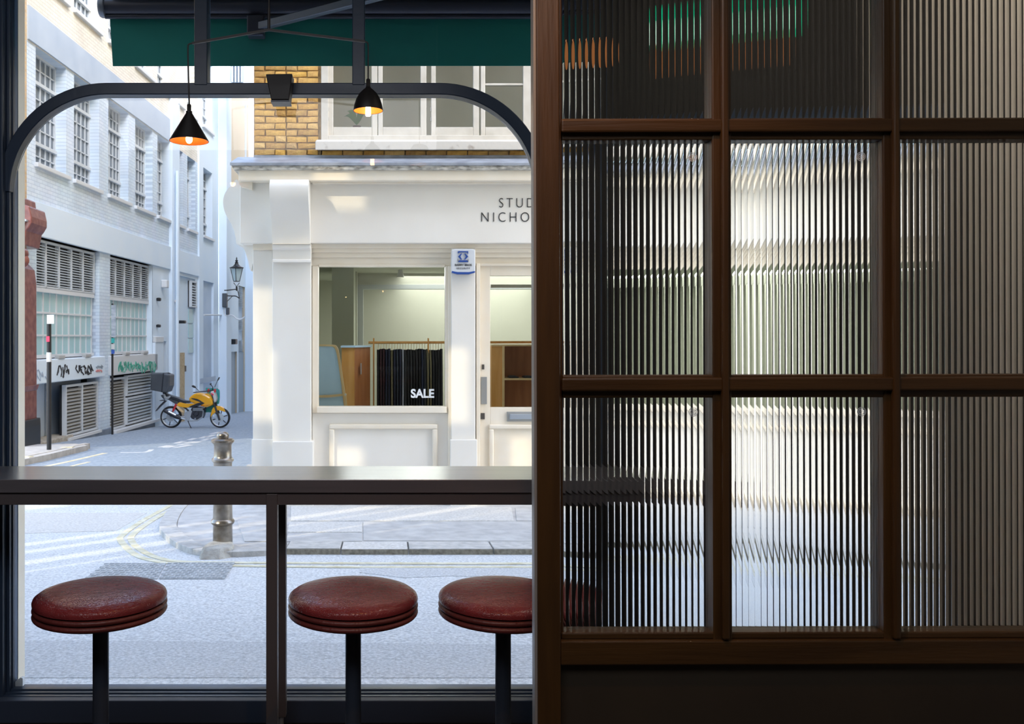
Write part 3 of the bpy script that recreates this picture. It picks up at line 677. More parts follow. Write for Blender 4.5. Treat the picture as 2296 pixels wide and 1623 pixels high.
# which side is inside (towards the shop)?
inner_k = ins[0] if Vector(ins[0][1]).y > Vector(full[1]).y else ins[1]
inner_k = [( (a[0]), (a[1]) ) for a in inner_k]
def slab(pts, m, name, lift=KH, thick=.12, side=None):
    return ground_poly(name, pts, m, pv, lift, thick, world=True, bevel=.004)
# kerb stones
# straight run: stones of their own lengths
xs = [kg[0][0], 3.6, 2.75, 1.95, X(1195,6.70)-.3, X(916,6.70), X(764,6.70), X(640,6.70)]
y0k = kg[1][1]
for i in range(len(xs)-1):
    a, b2 = xs[i], xs[i+1]
    g_ = .006
    dy = random.uniform(-.006,.006)
    slab([(a-g_, y0k+dy), (b2+g_, y0k+dy), (b2+g_, y0k+.30), (a-g_, y0k+.30)], M['stone'] if i != 5 else M['asphalt_light'], 'kerb_stone', KH+random.uniform(-.004,.006))
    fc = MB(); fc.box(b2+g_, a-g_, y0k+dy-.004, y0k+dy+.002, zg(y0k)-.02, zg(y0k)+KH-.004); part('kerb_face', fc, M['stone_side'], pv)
idx0 = 4
step = 6
i = idx0-1+1
curve_o = full[3:]; curve_i = inner_k[3:]
curve_o[0] = (xs[-1], y0k); curve_i[0] = (xs[-1], y0k+.30)
i = 0
while i < len(curve_o)-1:
    j = min(i+step, len(curve_o)-1)
    slab(curve_o[i:j+1]+curve_i[i:j+1][::-1], M['stone'], 'kerb_stone', KH+random.uniform(-.003,.004))
    i = j
# pavement surface in pieces
SHY = 9.05
body = [(kg[0][0], y0k+.308)]+[(xs[-1], y0k+.308)]+[(p[0]+.004, p[1]+.004) for p in curve_i[1:]]+[(-1.9, 9.6), (-1.5, 13), (-1.2, 13), (kg[0][0], 13)]
ground_poly('pavement_bed', body, M['paving'], pv, KH-.006, .12, world=True)
def pslab(pts, m): return ground_poly('paving_slab', pts, m, pv, KH+random.uniform(0,.003), .03, bevel=.003)
pslab([(652,1144),(1146,1146),(1152,1178),(652,1178)], M['asphalt_light'])
pslab([(648,1181),(812,1181),(812,1204),(645,1204)], M['asphalt_light'])
pslab([(815,1180),(1192,1180),(1500,1180),(1500,1226),(815,1224)], M['paving'])
pslab([(1155,1148),(1500,1148),(1500,1178),(1158,1178)], M['paving'])
pslab([(1504,1148),(1900,1148),(1900,1226),(1504,1226)], M['asphalt_light'])
pslab([(645,1207),(812,1206),(812,1225),(642,1226)], M['paving'])
pslab([(560,1132),(645,1138),(640,1226),(548,1226),(532,1180)], M['paving'])
# ---- pavement on the far left
pvl = ground_poly('pavement_left', [(-400,1092),(-40,1066),(36,1048),(110,1032),(160,1019),(197,1010),(168,1006),(60,1008),(-400,1010)], M['paving'], lift=.10, thick=.14); pvl['kind'] = 'structure'
road_ribbon('kerb_edge', [(-40,1059),(36,1041),(110,1025),(160,1013),(195,1006)], .12, M['stone'], pvl, lift=.108, thick=.13)
road_ribbon('kerb_mark', [(52,1040),(62,1038)], .20, M['yellow_line'], pvl, lift=.112, thick=.10)
road_ribbon('kerb_mark', [(148,1017),(154,1015)], .20, M['yellow_line'], pvl, lift=.112, thick=.10)

# ---- bollard
BY = 6.86
bx = X(499.5, BY); bz = zg(BY)+KH
s = BY/F
bo = thing('bollard', 'worn metal bollard with a domed cap on the pavement corner', 'bollard', (bx, BY, bz))
def bh(py): return Z(py, BY)
prof = [(22*s,bh(1225)),(21.5*s,bh(1176)),(25*s,bh(1173)),(26.5*s,bh(1169)),(25*s,bh(1165)),(22*s,bh(1162)),(20.5*s,bh(1120)),(20.5*s,bh(1040)),(21*s,bh(1036)),(24.5*s,bh(1033)),(24.5*s,bh(1029)),(21*s,bh(1026)),(19.5*s,bh(1022)),(19.5*s,bh(998)),(21*s,bh(995)),(25.5*s,bh(990)),(25.5*s,bh(986)),(22*s,bh(983)),(13*s,bh(981.5)),(14*s,bh(976)),(12*s,bh(971)),(7*s,bh(968)),(0,bh(967))]
part('shaft', MB().lathe(prof, (bx, BY, 0), 36), M['bollard'], bo, smooth=True)
fp = [(-37,-.30),(-30,-.38),(12,-.37),(33,-.30),(38,-.14),(30,.02),(-20,.04),(-34,-.08)]
mb = MB(); n = len(fp)
lo = [(bx+p[0]*s, BY+p[1], zg(BY+p[1])-.02) for p in fp]; hi = [(bx+p[0]*s*.80, BY-.05+p[1]*.62, zg(BY)+.085+random.uniform(-.014,.012)) for p in fp]
mb.add(lo+hi, [tuple(range(n)), tuple(range(2*n-1,n-1,-1))]+[(i,(i+1)%n,(i+1)%n+n,i+n) for i in range(n)])
part('footing', mb, M['concrete'], bo, label='broken concrete lump around the bollard foot', bevel=.008)

# ---- street poles
def pole(px, py0, py1, Y, r, lab, seg=True):
    t = thing('street_pole', lab, 'pole', (X(px,Y), Y, Z(py1,Y)))
    part('shaft', MB().lathe([(r,Z(py1,Y)),(r,Z(py0,Y)),(r*.5,Z(py0,Y)+.01)], (X(px,Y),Y,0), 16), M['black'], t, smooth=True)
    return t
Yp = G(110,1021)[1]
p1 = pole(110, 706, 1020, Yp, 5*Yp/F, 'black street pole with a white band and small sign, far left pavement')
part('white_band', MB().lathe([(5.6*Yp/F,Z(811,Yp)),(5.6*Yp/F,Z(790,Yp))], (X(110,Yp),Yp,0), 16), M['white'], p1, smooth=True)
part('sticker', MB().box(X(106,Yp), X(113,Yp), Yp-6.2*Yp/F, Yp-5*Yp/F, Z(766,Yp), Z(754,Yp)), M['sticker_red'], p1, label='bright red sticker')
part('sign_plate', MB().box(X(107.5,Yp), X(123.5,Yp), Yp-6.5*Yp/F, Yp-5.5*Yp/F, Z(726,Yp), Z(706,Yp)), M['white'], p1, bevel=.004)
Y2 = 20.6
p2 = pole(252, 681, 974, Y2, 2.4*Y2/F, 'tall thin black pole carrying stacked grey signs between the louvred bays')
for a, b2, mm in ((684,756,'sign_grey'),(758,769,'sticker_teal'),(771,783,'white'),(784,793,'sticker_blue')):
    part('sign_plate', MB().box(X(251,Y2), X(261 if a < 700 else 258,Y2), Y2-.05, Y2-.03, Z(b2,Y2), Z(a,Y2)), M[mm], p2)

# ================================================================== LEFT BUILDING IN THE ALLEY
def wall_mesh(u0, u1, z0, z1, holes, v=0., depth=.3):
    us = sorted({u0,u1}|{h[0] for h in holes}|{h[1] for h in holes}); zs = sorted({z0,z1}|{h[2] for h in holes}|{h[3] for h in holes})
    us = [u for u in us if u0 <= u <= u1]; zs = [z for z in zs if z0 <= z <= z1]
    mb = MB()
    for i in range(len(us)-1):
        for j in range(len(zs)-1):
            uc, zc_ = (us[i]+us[i+1])/2, (zs[j]+zs[j+1])/2
            if any(h[0] < uc < h[1] and h[2] < zc_ < h[3] for h in holes): continue
            mb.quad((us[i],v,zs[j]), (us[i+1],v,zs[j]), (us[i+1],v,zs[j+1]), (us[i],v,zs[j+1]), LW)
    for h in holes:
        a, b2, c, d = h[:4]
        mb.quad((a,v,c),(a,v-depth,c),(a,v-depth,d),(a,v,d),LW); mb.quad((b2,v,c),(b2,v-depth,c),(b2,v-depth,d),(b2,v,d),LW)
        mb.quad((a,v,c),(b2,v,c),(b2,v-depth,c),(a,v-depth,c),LW); mb.quad((a,v,d),(b2,v,d),(b2,v-depth,d),(a,v-depth,d),LW)
    return mb
lb = thing('painted_building', 'long pale blue painted brick building lining the left of the alley', 'building', tuple(LW(22,0,zg(22))))
ZB, ZF, ZL, ZS = 4.21, 3.54, 7.30, 4.99          # brick base line, frieze base, window heads, window sills
UE = LU(490)
up = [(80,148),(166,222),(243,288),(303,342),(353,379),(396,410),(420,438),(454,476)]
holes = []
for a, b2 in up: holes.append((LU(a), LU(b2), ZS, ZL))
for a, b2 in up: holes.append((LU(a), LU(b2), 8.72, 11.1))
holes_b = [h for h in holes]
part('brick_wall', wall_mesh(LU(36), LU(443), ZB, 7.3, [h for h in holes if h[1] < LU(443) and h[3] < 8]), M['painted_brick'], lb)
part('brick_wall', wall_mesh(LU(36), LU(443), 7.3, 13.5, [h for h in holes if h[1] < LU(443) and h[3] > 8]), M['upper_brick_cream'], lb)
part('render_wall', wall_mesh(LU(443), UE, -1.5, 13.5, [h for h in holes if h[0] > LU(443)]+[(LU(452),LU(479),-1.3,LZ(452,628))]), M['render_blue'], lb)
part('painted_band', MB().box(LU(61), LU(379), 0, .04, 7.32, 7.98, LW), M['band_blue'], lb)
part('render_band', MB().box(LU(379), LU(443), 0, .025, ZB, 8.6, LW) if False else MB().box(LU(36), LU(443), -.02, .06, ZF, ZB, LW), M['render_blue'], lb, bevel=.01)
part('return_wall', MB().quad((LU(36),0,-1.5),(LU(36),-8,-1.5),(LU(36),-8,13.5),(LU(36),0,13.5),LW), M['painted_brick'], lb)
part('dark_backing', MB().box(LU(36), UE, -.70, -.62, -3, 13.5, LW), M['void'], lb)  # dark sheet added behind the openings to stop light leaking through
# steel windows
def steel_window(a, b2, z0, z1, nc=6, heavy=(0.0,.21,.745,1.0), parent=lb, rows_=(1,2,3,2)):
    mb = MB(); d = -.24; u0, u1 = LU(a), LU(b2)
    tW = .022
    mb.box(u0,u1,d-.03,d+.02,z0,z0+.05,LW); mb.box(u0,u1,d-.03,d+.02,z1-.05,z1,LW); mb.box(u0,u0+.05,d-.03,d+.02,z0,z1,LW); mb.box(u1-.05,u1,d-.03,d+.02,z0,z1,LW)
    for i in range(1, nc): uu = u0+(u1-u0)*i/nc; mb.box(uu-tW/2-(.008 if i*2 == nc else 0),uu+tW/2,d-.02,d+.01,z0,z1,LW)
    H = z1-z0
    for h in heavy[1:-1]: mb.box(u0,u1,d-.03,d+.05,z0+H*h-.035,z0+H*h+.035,LW)
    hh = list(heavy)
    for q in range(len(hh)-1):
        nn = 2 if (hh[q+1]-hh[q]) < .3 else 4
        for r_ in range(1, nn): zz = z0+H*(hh[q]+(hh[q+1]-hh[q])*r_/nn); mb.box(u0,u1,d-.02,d+.01,zz-tW/2,zz+tW/2,LW)
    o = part('window', mb, M['steel_win'], parent)
    part('pane', MB().box(u0,u1,d-.045,d-.022,z0,z1,LW), M['dark_pane'], o)
    part('windowsill', MB().box(u0-.06,u1+.10,-.1,.08,z0-.09,z0,LW), M['pale_trim'], parent, bevel=.01)
for i, (a, b2) in enumerate(up):
    nc = [6,6,6,6,4,3,3,4][i]
    steel_window(a, b2, ZS, ZL, nc); steel_window(a, b2, 8.72, 11.1, nc)
# ground floor: piers between the bays
piers = [(36,82),(223,247),(341,396),(438,443)]
for a, b2 in piers:
    if a == 36 or a == 223: part('pier', MB().box(LU(a),LU(b2),-.3,.0,-1.4,ZF,LW), M['painted_brick'], lb)
    elif a == 341:
        part('pier', wall_mesh(LU(341),LU(379),-1.5,ZF,[(LU(361),LU(373),-1.4,LZ(366,765))],0,.35), M['render_blue'], lb)
        part('pier', MB().box(LU(379),LU(396),-.3,.10,-1.5,8.6,LW), M['render_blue'], lb, bevel=.01)
        part('pier_side', MB().box(LU(341),LU(341)+.06,-.5,0,-1.5,ZF,LW), M['render_blue'], lb)
        part('recessed_door', MB().box(LU(359),LU(375),-.36,-.30,-1.4,LZ(366,765),LW), M['door_grey'], lb)
    else: part('pier', MB().box(LU(a),LU(b2),-.3,.0,-1.5,ZF,LW), M['render_blue'], lb)
def louvre(u0, u1, z0, z1, nd, sp, m, d=-.14, tilt=.05):
    fr_ = MB()
    for i in range(nd+1): uu = u0+(u1-u0)*i/nd; fr_.box(uu-.025,uu+.025,d-.04,d+.05,z0,z1,LW)
    fr_.box(u0,u1,d-.04,d+.05,z0,z0+.05,LW); fr_.box(u0,u1,d-.04,d+.05,z1-.05,z1,LW)
    o = part('louvre', fr_, M['steel_win'], lb)
    n = int((z1-z0-.1)/sp); sl = MB()
    for i in range(n):
        zz = z0+.05+sp*(i+.3)
        sl.add([(u0,d+.03,zz),(u1,d+.03,zz),(u1,d+.035,zz+sp*.42),(u0,d+.035,zz+sp*.42),(u0,d-.03,zz+sp*.75),(u1,d-.03,zz+sp*.75)], [(0,1,2,3),(3,2,5,4)], LW)
    part('louvre_slats', sl, m, o, kind='stuff')
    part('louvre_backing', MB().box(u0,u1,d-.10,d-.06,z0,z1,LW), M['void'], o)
def bay(a, b2, nd):
    u0, u1 = LU(a), LU(b2)
    louvre(u0, u1, 2.53, ZF-.03, nd, .056, M['slat'])
    wb = MB(); z0, z1 = 1.10, 2.50; d = -.15
    wb.box(u0,u1,d-.04,d+.06,z1-.05,z1+.05,LW); wb.box(u0,u1,d-.04,d+.05,z0,z0+.07,LW)
    for i in range(nd*2+1):
        uu = u0+(u1-u0)*i/(nd*2); t_ = .026 if i % 2 == 0 else .009; wb.box(uu-t_,uu+t_,d-.022,d-.004,z0,z1,LW)
    for j in (1,2): zz = z0+(z1-z0)*j/3; wb.box(u0,u1,d-.03,d+.005,zz-.02,zz+.02,LW)
    o = part('window', wb, M['pale_trim'], lb)
    for i in range(nd):
        for j in range(3):
            part('pane', MB().box(u0+(u1-u0)*i/nd+.02,u0+(u1-u0)*(i+1)/nd-.02,d-.04,d-.022,z0+(z1-z0)*j/3,z0+(z1-z0)*(j+1)/3,LW), M['frost_pane'], o)
    part('apron_band', MB().box(u0-.12,u1+.25,-.2,.08,.60,1.08,LW), M['render_blue'] if a < 200 else M['pale_trim'], lb, bevel=.02)
    for q in (.26, .70): uu = u0+(u1-u0)*q; part('vent_hopper', MB().box(uu,uu+.30,.0,.10,1.08,1.15,LW), M['slat_brown'], lb, bevel=.01)
bay(82, 220, 5); bay(247, 341, 5)
# lower panels
u0, u1 = LU(84), LU(223)
part('recess_panel', MB().box(u0,LU(148),-.5,-.45,-1.4,.6,LW), M['render_blue2'], lb)
part('recess_panel', MB().box(LU(146),u1,-.5,-.45,-1.4,.6,LW), M['render_blue2'], lb)
louvre(LU(150), LU(220), -.62, .50, 2, .075, M['slat_brown'], -.06)
part('plinth', MB().box(LU(163),LU(249),-.4,.05,-1.6,-.66,LW), M['plinth'], lb, bevel=.01)
part('plinth', MB().box(LU(36),LU(84),-.4,.04,-1.4,-.58,LW), M['plinth'], lb)
part('step', MB().box(LU(84),LU(163),-.45,.02,-1.4,-.58,LW), M['concrete'], lb, bevel=.02)
part('ledge', MB().box(LU(150),LU(223),-.25,.06,-.70,-.64,LW), M['pale_trim'], lb)
louvre(LU(250), LU(285), -.75, .52, 1, .07, M['slat_brown'], -.10)
louvre(LU(286), LU(341), .02, .55, 1, .085, M['slat'], -.05)
louvre(LU(286), LU(341), -.72, -.02, 1, .085, M['slat'], -.05)
part('ledge', MB().box(LU(250),LU(351),-.1,.12,-.83,-.76,LW), M['pale_trim'], lb)
part('plinth', MB().box(LU(250),LU(350),-.2,.06,-1.6,-.83,LW), M['plinth'], lb)
part('pier_cap', MB().box(LU(342),LU(360),0,.10,LZ(350,768),LZ(350,754),LW), M['pale_trim'], lb, bevel=.02)
part('pier_foot', MB().box(LU(342),LU(361),0,.08,-1.6,LZ(350,768),LW), M['render_blue'], lb)
# bay three: tall recess
u0, u1 = LU(396), LU(443)
part('recess_panel', MB().box(u0,u1,-.12,-.08,-2,ZF,LW), M['render_blue'], lb)
part('bay_head', MB().box(u0,u1,-.10,.01,LZ(396,616),ZF,LW), M['render_blue'], lb)
louvre(LU(427), LU(438), LZ(432,689), LZ(432,630), 1, .085, M['slat'], .0)
for a, b2 in ((693,724),(727,757),(760,791)):
    part('slit_pane', MB().box(LU(427),LU(437),-.08,-.05,LZ(432,b2),LZ(432,a),LW), M['frost_pane'], lb)
part('chipboard_sheet', MB().box(LU(397),LU(417),-.08,-.04,-1.9,LZ(405,791),LW), M['osb'], lb)
part('door_handle', MB().box(LU(417.5),LU(420),-.08,-.03,LZ(418,833),LZ(418,820),LW), M['black'], lb)
part('corner_pier', MB().box(LU(443),LU(452),-.1,.06,-1.6,ZB+4,LW), M['render_blue'], lb)
part('recess_panel', MB().box(LU(452),LU(481),-.12,-.08,-2,LZ(452,628)+.1,LW), M['render_blue2'], lb)
part('stained_band', MB().box(LU(441),LU(479),-.24,-.18,LZ(460,857),LZ(460,845),LW) if False else MB().box(LU(444),LU(479),.06,.075,LZ(460,857),LZ(460,846),LW), M['band_blue'], lb)
part('pipe', MB().tube([LW(LU(452),.09,LZ(452,706)), LW(LU(480),.09,LZ(480,706)), LW(LU(500),.10,LZ(500,707))], .03, 8), M['pale_trim'], lb)
for pxx in (382,): part('downpipe', MB().tube([LW(LU(pxx+2),.18,6.5), LW(LU(pxx+2),.18,-1.0)], .05, 8), M['render_blue'], lb)
# graffiti tags painted on the band, strokes of the pen
def tag_strokes(name, x0, x1, y0, y1, m, n, th, seed, v=.085, parent=lb, npts=4):
    rnd = random.Random(seed); mb = MB()
    for i in range(n):
        cxp = x0+(x1-x0)*(i+.5)/n
        pts = []
        w_ = (x1-x0)/n*1.3
        for q in range(npts): pts.append((cxp+rnd.uniform(-w_,w_)/1.6, rnd.uniform(y0,y1)))
        pp = smooth_line(pts, 5); pp3 = [LW(LU(p[0]), v, LZ(p[0], p[1])) for p in pp]
        mb.tube(pp3, [th*(.6+.5*rnd.random()) for _ in pp3], 4)
    part(name, mb, m, parent, kind='stuff')
tag_strokes('graffiti', 120, 146, 818, 846, M['gy'], 6, .018, 3)
tag_strokes('graffiti', 162, 200, 817, 840, M['gy'], 9, .020, 4)
tag_strokes('graffiti', 208, 222, 818, 826, M['gp'], 5, .012, 5)
tag_strokes('graffiti', 208, 222, 828, 835, M['gr'], 5, .012, 6)
tag_strokes('graffiti', 52, 62, 824, 870, M['gp'], 3, .014, 8, v=.01)
tag_strokes('graffiti', 259, 344, 810, 836, M['gg'], 34, .016, 9)
tag_strokes('graffiti', 66, 100, 825, 855, M['band_blue'], 5, .012, 12)
# fittings on the wall
def wall_box(nm, lab, cat, a, b2, ya, yb, v0, v1, m, shape=0):
    u = (LU(a)+LU(b2))/2
    t = thing(nm, lab, cat, tuple(LW(u, v0, LZ(a, yb))))
    part('housing', MB().box(LU(a),LU(b2),v0,v1,LZ(a,yb),LZ(a,ya),LW), M[m], t, bevel=.03)
    part('bracket', MB().tube([LW(u,v0-.02,LZ(a,ya)-.03), LW(u,v1-.02,LZ(a,(ya+yb)/2))], .02, 6), M['black'], t)
    return t
wall_box('alarm_box', 'pale alarm box high on the blue wall beside the second louvred bay', 'alarm box', 360.5, 366, 627, 645, .0, .18, 'pale_trim')
wall_box('floodlight', 'small black floodlight below the pale alarm box', 'floodlight', 350, 353, 667, 675, .0, .12, 'black')
wall_box('security_camera', 'dome camera on the blue wall above the narrow doorway', 'camera', 349.5, 352.5, 727, 734, .0, .12, 'black')
fl = wall_box('floodlight', 'black twin floodlight on the projecting pier over the chipboard sheet', 'floodlight', 388, 392, 718, 725, .10, .36, 'black')
wall_box('security_camera', 'black camera on the wall right of the motorcycle mirror', 'camera', 513, 518, 760, 772, .06, .26, 'black')
wall_box('sensor_box', 'small white sensor on the pier above the twin floodlight', 'sensor', 383, 385.5, 672, 678, .10, .22, 'white')

# ---- next building down the alley
nb = thing('cream_building', 'tall cream building with blue shade coloured onto its lower walls at the far end of the alley', 'building', tuple(LW(36,0,zg(36))))
ne = LU(556)
zdo = LZ(515,789)
part('facade', wall_mesh(UE, ne, -2.6, 14.5, [(LU(515),LU(530),-2.5,zdo),(LU(533),LU(548),-2.5,LZ(533,640))], .02, .12), M['cream_wall'], nb)
part('lower_shade', wall_mesh(UE, ne, -2.6, 7.0, [(LU(515),LU(530),-2.5,zdo),(LU(533),LU(548),-2.5,LZ(533,640))], .03, .02), M['render_blue'], nb)  # blue shade on the lower wall, laid over the cream as colour
part('pier', MB().box(UE,LU(501),0,.30,-2.4,14.5,LW), M['render_blue'], nb, bevel=.02)
part('pier', MB().box(LU(549),ne,0,.35,-2.6,7,LW), M['render_blue'], nb)
part('door_leaf', MB().box(LU(515),LU(531),-.08,-.05,-2.6,zdo,LW), M['door_grey'], nb)
part('door_leaf', MB().box(LU(533),LU(548),-.07,-.04,-2.6,LZ(533,790),LW), M['door_grey'], nb)
part('recess_panel', MB().box(LU(533),LU(548),-.12,-.09,-2.6,LZ(533,640),LW), M['render_blue2'], nb)
for a, b2 in ((642,688),(712,740),(762,786)):
    sl = MB()
    for i in range(int((b2-a)/3)): sl.box(LU(534.5),LU(546),-.09,-.01,LZ(534,b2)+.055*i,LZ(534,b2)+.055*i+.02,LW)
    part('louvre_slats', sl, M['slat'], nb, kind='stuff')
gbl = MB()   # dormer window block glimpsed under the awning
gbl.prism([(X(509,30),Z(170,30)),(X(525,30),Z(188,30)),(X(560,30),Z(188,30)),(X(548,30),Z(120,30)),(X(512,30),Z(120,30))], 'y', 30.5, 31.5)
part('stepped_eaves', gbl, M['pale_trim'], nb)
for q in range(4): part('eaves_board', MB().box(X(520+q*7,30.4),X(524+q*7,30.4),30.3,30.5,Z(186,30.4),Z(110,30.4)), M['band_blue'], nb)
part('waste_pipe', MB().tube([(X(551,31),31,Z(235,31)),(X(551,31),31,Z(365,31))], .035, 8), M['pale_trim'], nb)
pk = thing('pink_building', 'pinkish building glimpsed at the very end of the alley', 'building', (-4, 44, zg(44)))
part('facade', MB().box(-8, 3, 44, 44.3, -3, 15), M['pink'], pk)
part('door_leaf', MB().box(X(560,44), X(572,44), 43.9, 44, -2.4, Z(700,44)), M['door_grey'], pk)

# ---- wall lantern
LNY = 32.0
ln = thing('street_lantern', 'black Victorian wall lantern with frosted glass on a scrolled bracket', 'lantern', tuple(P(503, 665, LNY)))
sp_ = LNY/F
c0 = (X(530.5,LNY), LNY, 0)
part('roof_cap', MB().lathe([(16*sp_,Z(601.5,LNY)),(15.5*sp_,Z(599.5,LNY)),(9*sp_,Z(597,LNY)),(5*sp_,Z(593,LNY)),(3.5*sp_,Z(589.5,LNY)),(4.5*sp_,Z(588.5,LNY)),(2*sp_,Z(586.5,LNY)),(3.8*sp_,Z(584.5,LNY)),(1.2*sp_,Z(582,LNY)),(1.6*sp_,Z(579,LNY)),(0,Z(575.5,LNY))], c0, 8), M['black'], ln)
part('glass_body', MB().lathe([(6.6*sp_,Z(630,LNY)),(13*sp_,Z(603,LNY))], c0, 4, T=None), M['lantern_glass'], ln)
lf_ = MB()
for q in range(4):
    a = PI/2*q
    lf_.tube([(c0[0]+6.8*sp_*math.cos(a), LNY+6.8*sp_*math.sin(a), Z(630,LNY)), (c0[0]+13.4*sp_*math.cos(a), LNY+13.4*sp_*math.sin(a), Z(602,LNY))], .014, 6)
lf_.lathe([(7.4*sp_,Z(631.5,LNY)),(7.4*sp_,Z(630,LNY))], c0, 4)
part('lantern_frame', lf_, M['black'], ln)
cr_ = MB()
cr_.tube([P(524,634,LNY), P(530.5,642,LNY), P(537,634,LNY)], .013, 6); cr_.tube([P(530.5,642,LNY), P(531,652,LNY)], .035, 6)
part('cradle', cr_, M['black'], ln)
br = MB()
br.tube([P(503,651,LNY), P(512,650.5,LNY), P(533,648,LNY)], [.03,.02,.018], 6)
br.tube(smooth_line([tuple(P(509,663,LNY)), tuple(P(520,663.5,LNY)), tuple(P(529,664,LNY)), tuple(P(537,669,LNY))], 4), .02, 6)
br.tube([P(521,664,LNY), P(509,676,LNY)], .012, 6); br.tube([P(537,669,LNY), P(534,655,LNY), P(531,650,LNY)], .016, 6)
part('bracket_arm', br, M['black'], ln)
part('gear_box', MB().box(X(499,LNY), X(509.5,LNY), LNY-.1, LNY+.12, Z(689,LNY), Z(657.5,LNY)), M['dark_grey'], ln, bevel=.02)
part('gear_box', MB().box(X(507,LNY), X(514,LNY), LNY-.05, LNY+.1, Z(705,LNY), Z(690,LNY)), M['dark_grey'], ln)
part('conduit', MB().tube(smooth_line([tuple(P(503,689,LNY)), tuple(P(504,706,LNY)), tuple(P(521,707,LNY)), tuple(P(530,714,LNY)), tuple(P(540,716,LNY)), tuple(P(549,710,LNY))], 5), .028, 8), M['pale_trim'], ln)

# ---- terracotta corner pilaster of the nearer building, far left
TY = 16.2
tcx = thing('terracotta_pilaster', 'oxblood glazed pilaster with carved console at the left edge', 'column', (X(46,TY), TY, zg(TY)))
def tp(pts, y0, y1): return MB().prism([(X(a,TY), Z(b2,TY)) for a, b2 in pts], 'y', y0, y1)
part('shaft', tp([(10,565),(44,600),(48,630),(49,960),(10,960)], TY, TY+.7), M['terracotta'], tcx, bevel=.01)
part('console', tp([(10,430),(30,436),(46,440),(48,458),(68,463),(73,486),(73,500),(66,512),(61,518),(58,535),(56,550),(10,552)], TY-.05, TY+.7), M['terracotta'], tcx, bevel=.02)
part('console_face', tp([(30,494),(62,494),(56,508),(53,540),(33,545)], TY-.12, TY-.04), M['terracotta_grey'], tcx, bevel=.02)
part('scroll', MB().lathe([(.10,-.1),(.12,0),(.10,.1)], (X(48,TY),TY,Z(568,TY)), 20, 'y'), M['terracotta'], tcx, smooth=True)
part('scroll', MB().lathe([(.09,-.1),(.13,0),(.09,.1)], (X(50,TY),TY,Z(584,TY)), 20, 'y'), M['terracotta'], tcx, smooth=True)
part('moulding', tp([(10,866),(55,866),(52,875),(49,880),(10,880)], TY-.04, TY+.7), M['terracotta'], tcx, bevel=.01)
part('base_block', tp([(10,944),(57,944),(58,960),(58,1012),(10,1012)], TY-.15, TY+.7), M['black'], tcx, bevel=.01)
part('side_wall', MB().box(-12, X(30,TY), TY+.2, TY+.6, -1, 13), M['stock_far'], tcx)
part('lead_ledge', tp([(10,488),(30,486),(66,494),(66,498),(10,494)], TY-.15, TY-.05), M['lead'], tcx)
for yy in (633,663,686,842):
    part('cable_clip', tp([(43,yy-2),(50,yy-2.5),(50,yy+2.5),(43,yy+2)], TY-.06, TY-.0), M['white'], tcx)

# ================================================================== THE CORNER SHOP
SY0 = 9.15
sh = thing('corner_shop', 'cream painted Georgian corner shop across the street', 'building', (2.0, SY0, zg(SY0)))
def sbox(a, b2, ya, yb, y0, y1, m='shop', name='panel', bevel=.006, parent=sh, label=None, yr=None):
    yr = yr or y0
    return part(name, MB().box(X(a,yr), X(b2,yr), y0, y1, Z(yb,yr), Z(ya,yr)), M[m], parent, bevel=bevel, label=label)
XR = 2300
sbox(538, XR, 405, 545, 8.97, 9.30, name='fascia_board')
sbox(535, XR, 378, 405, 8.82, 9.30, name='cornice', m='shop_trim')
sbox(700, XR, 405, 411, 8.90, 8.98, name='cornice_bead', m='shop_trim')
part('cornice_edge', MB().prism([(X(517,8.80),Z(367,8.80)),(X(XR,8.80),Z(367,8.80)),(X(XR,8.80),Z(381,8.80)),(X(524,8.80),Z(381,8.80))], 'y', 8.79, 9.25), M['stain'], sh, bevel=.004)
part('lead_top', MB().prism([(8.775,Z(371,8.775)),(8.775,Z(364,8.775)),(9.24,Z(352,9.24)),(9.24,Z(366,9.24))], 'x', X(516,8.79), X(XR,8.8)), M['lead'], sh, bevel=.004)
part('lead_upstand', MB().box(X(569,9.2), X(XR,9.2), 9.195, 9.24, Z(366,9.2), Z(348,9.2)), M['lead'], sh)
part('cornice_bracket', MB().prism([(X(535,8.9),Z(405,8.9)),(X(565,8.9),Z(405,8.9)),(X(565,8.9),Z(425,8.9)),(X(540,8.9),Z(418,8.9)),(X(536,8.9),Z(412,8.9))], 'y', 8.9, 9.3), M['shop_trim'], sh)
# consoles: one in profile on the alley side, one on the front
prof = sweep([(540,412),(524,419),(511,432),(504,452),(507,476),(517,496),(527,515),(532,535),(534,549),(545,553),(553,566),(559,585),(567,606),(575,520)], 4)
part('side_console', MB().prism([(X(a,9.3),Z(b2,9.3)) for a, b2 in prof], 'y', 9.2, 9.5), M['shop'], sh, weld=True)
cp = smooth_line([(8.74,Z(409,8.9)),(8.70,Z(425,8.9)),(8.71,Z(450,8.9)),(8.78,Z(475,8.9)),(8.86,Z(500,8.9)),(8.90,Z(525,8.9)),(8.91,Z(545,8.9))], 6)
part('front_console', MB().prism(cp+[(9.0,Z(545,8.9)),(9.0,Z(409,8.9))], 'x', X(607,8.8), X(693,8.8)), M['shop'], sh, smooth=True)
part('console_cap', MB().box(X(611,8.88),X(696,8.88),8.86,9.1,Z(548,8.88),Z(545,8.88)), M['shop_trim'], sh)
cap = [(8.88,Z(549,8.9)),(8.88,Z(556,8.9)),(8.92,Z(560,8.9)),(8.93,Z(580,8.9)),(8.90,Z(583,8.9)),(8.90,Z(587,8.9)),(9.05,Z(587,8.9)),(9.05,Z(549,8.9))]
part('capital', MB().prism(cap, 'x', X(611,8.9), X(696,8.9)), M['shop'], sh)
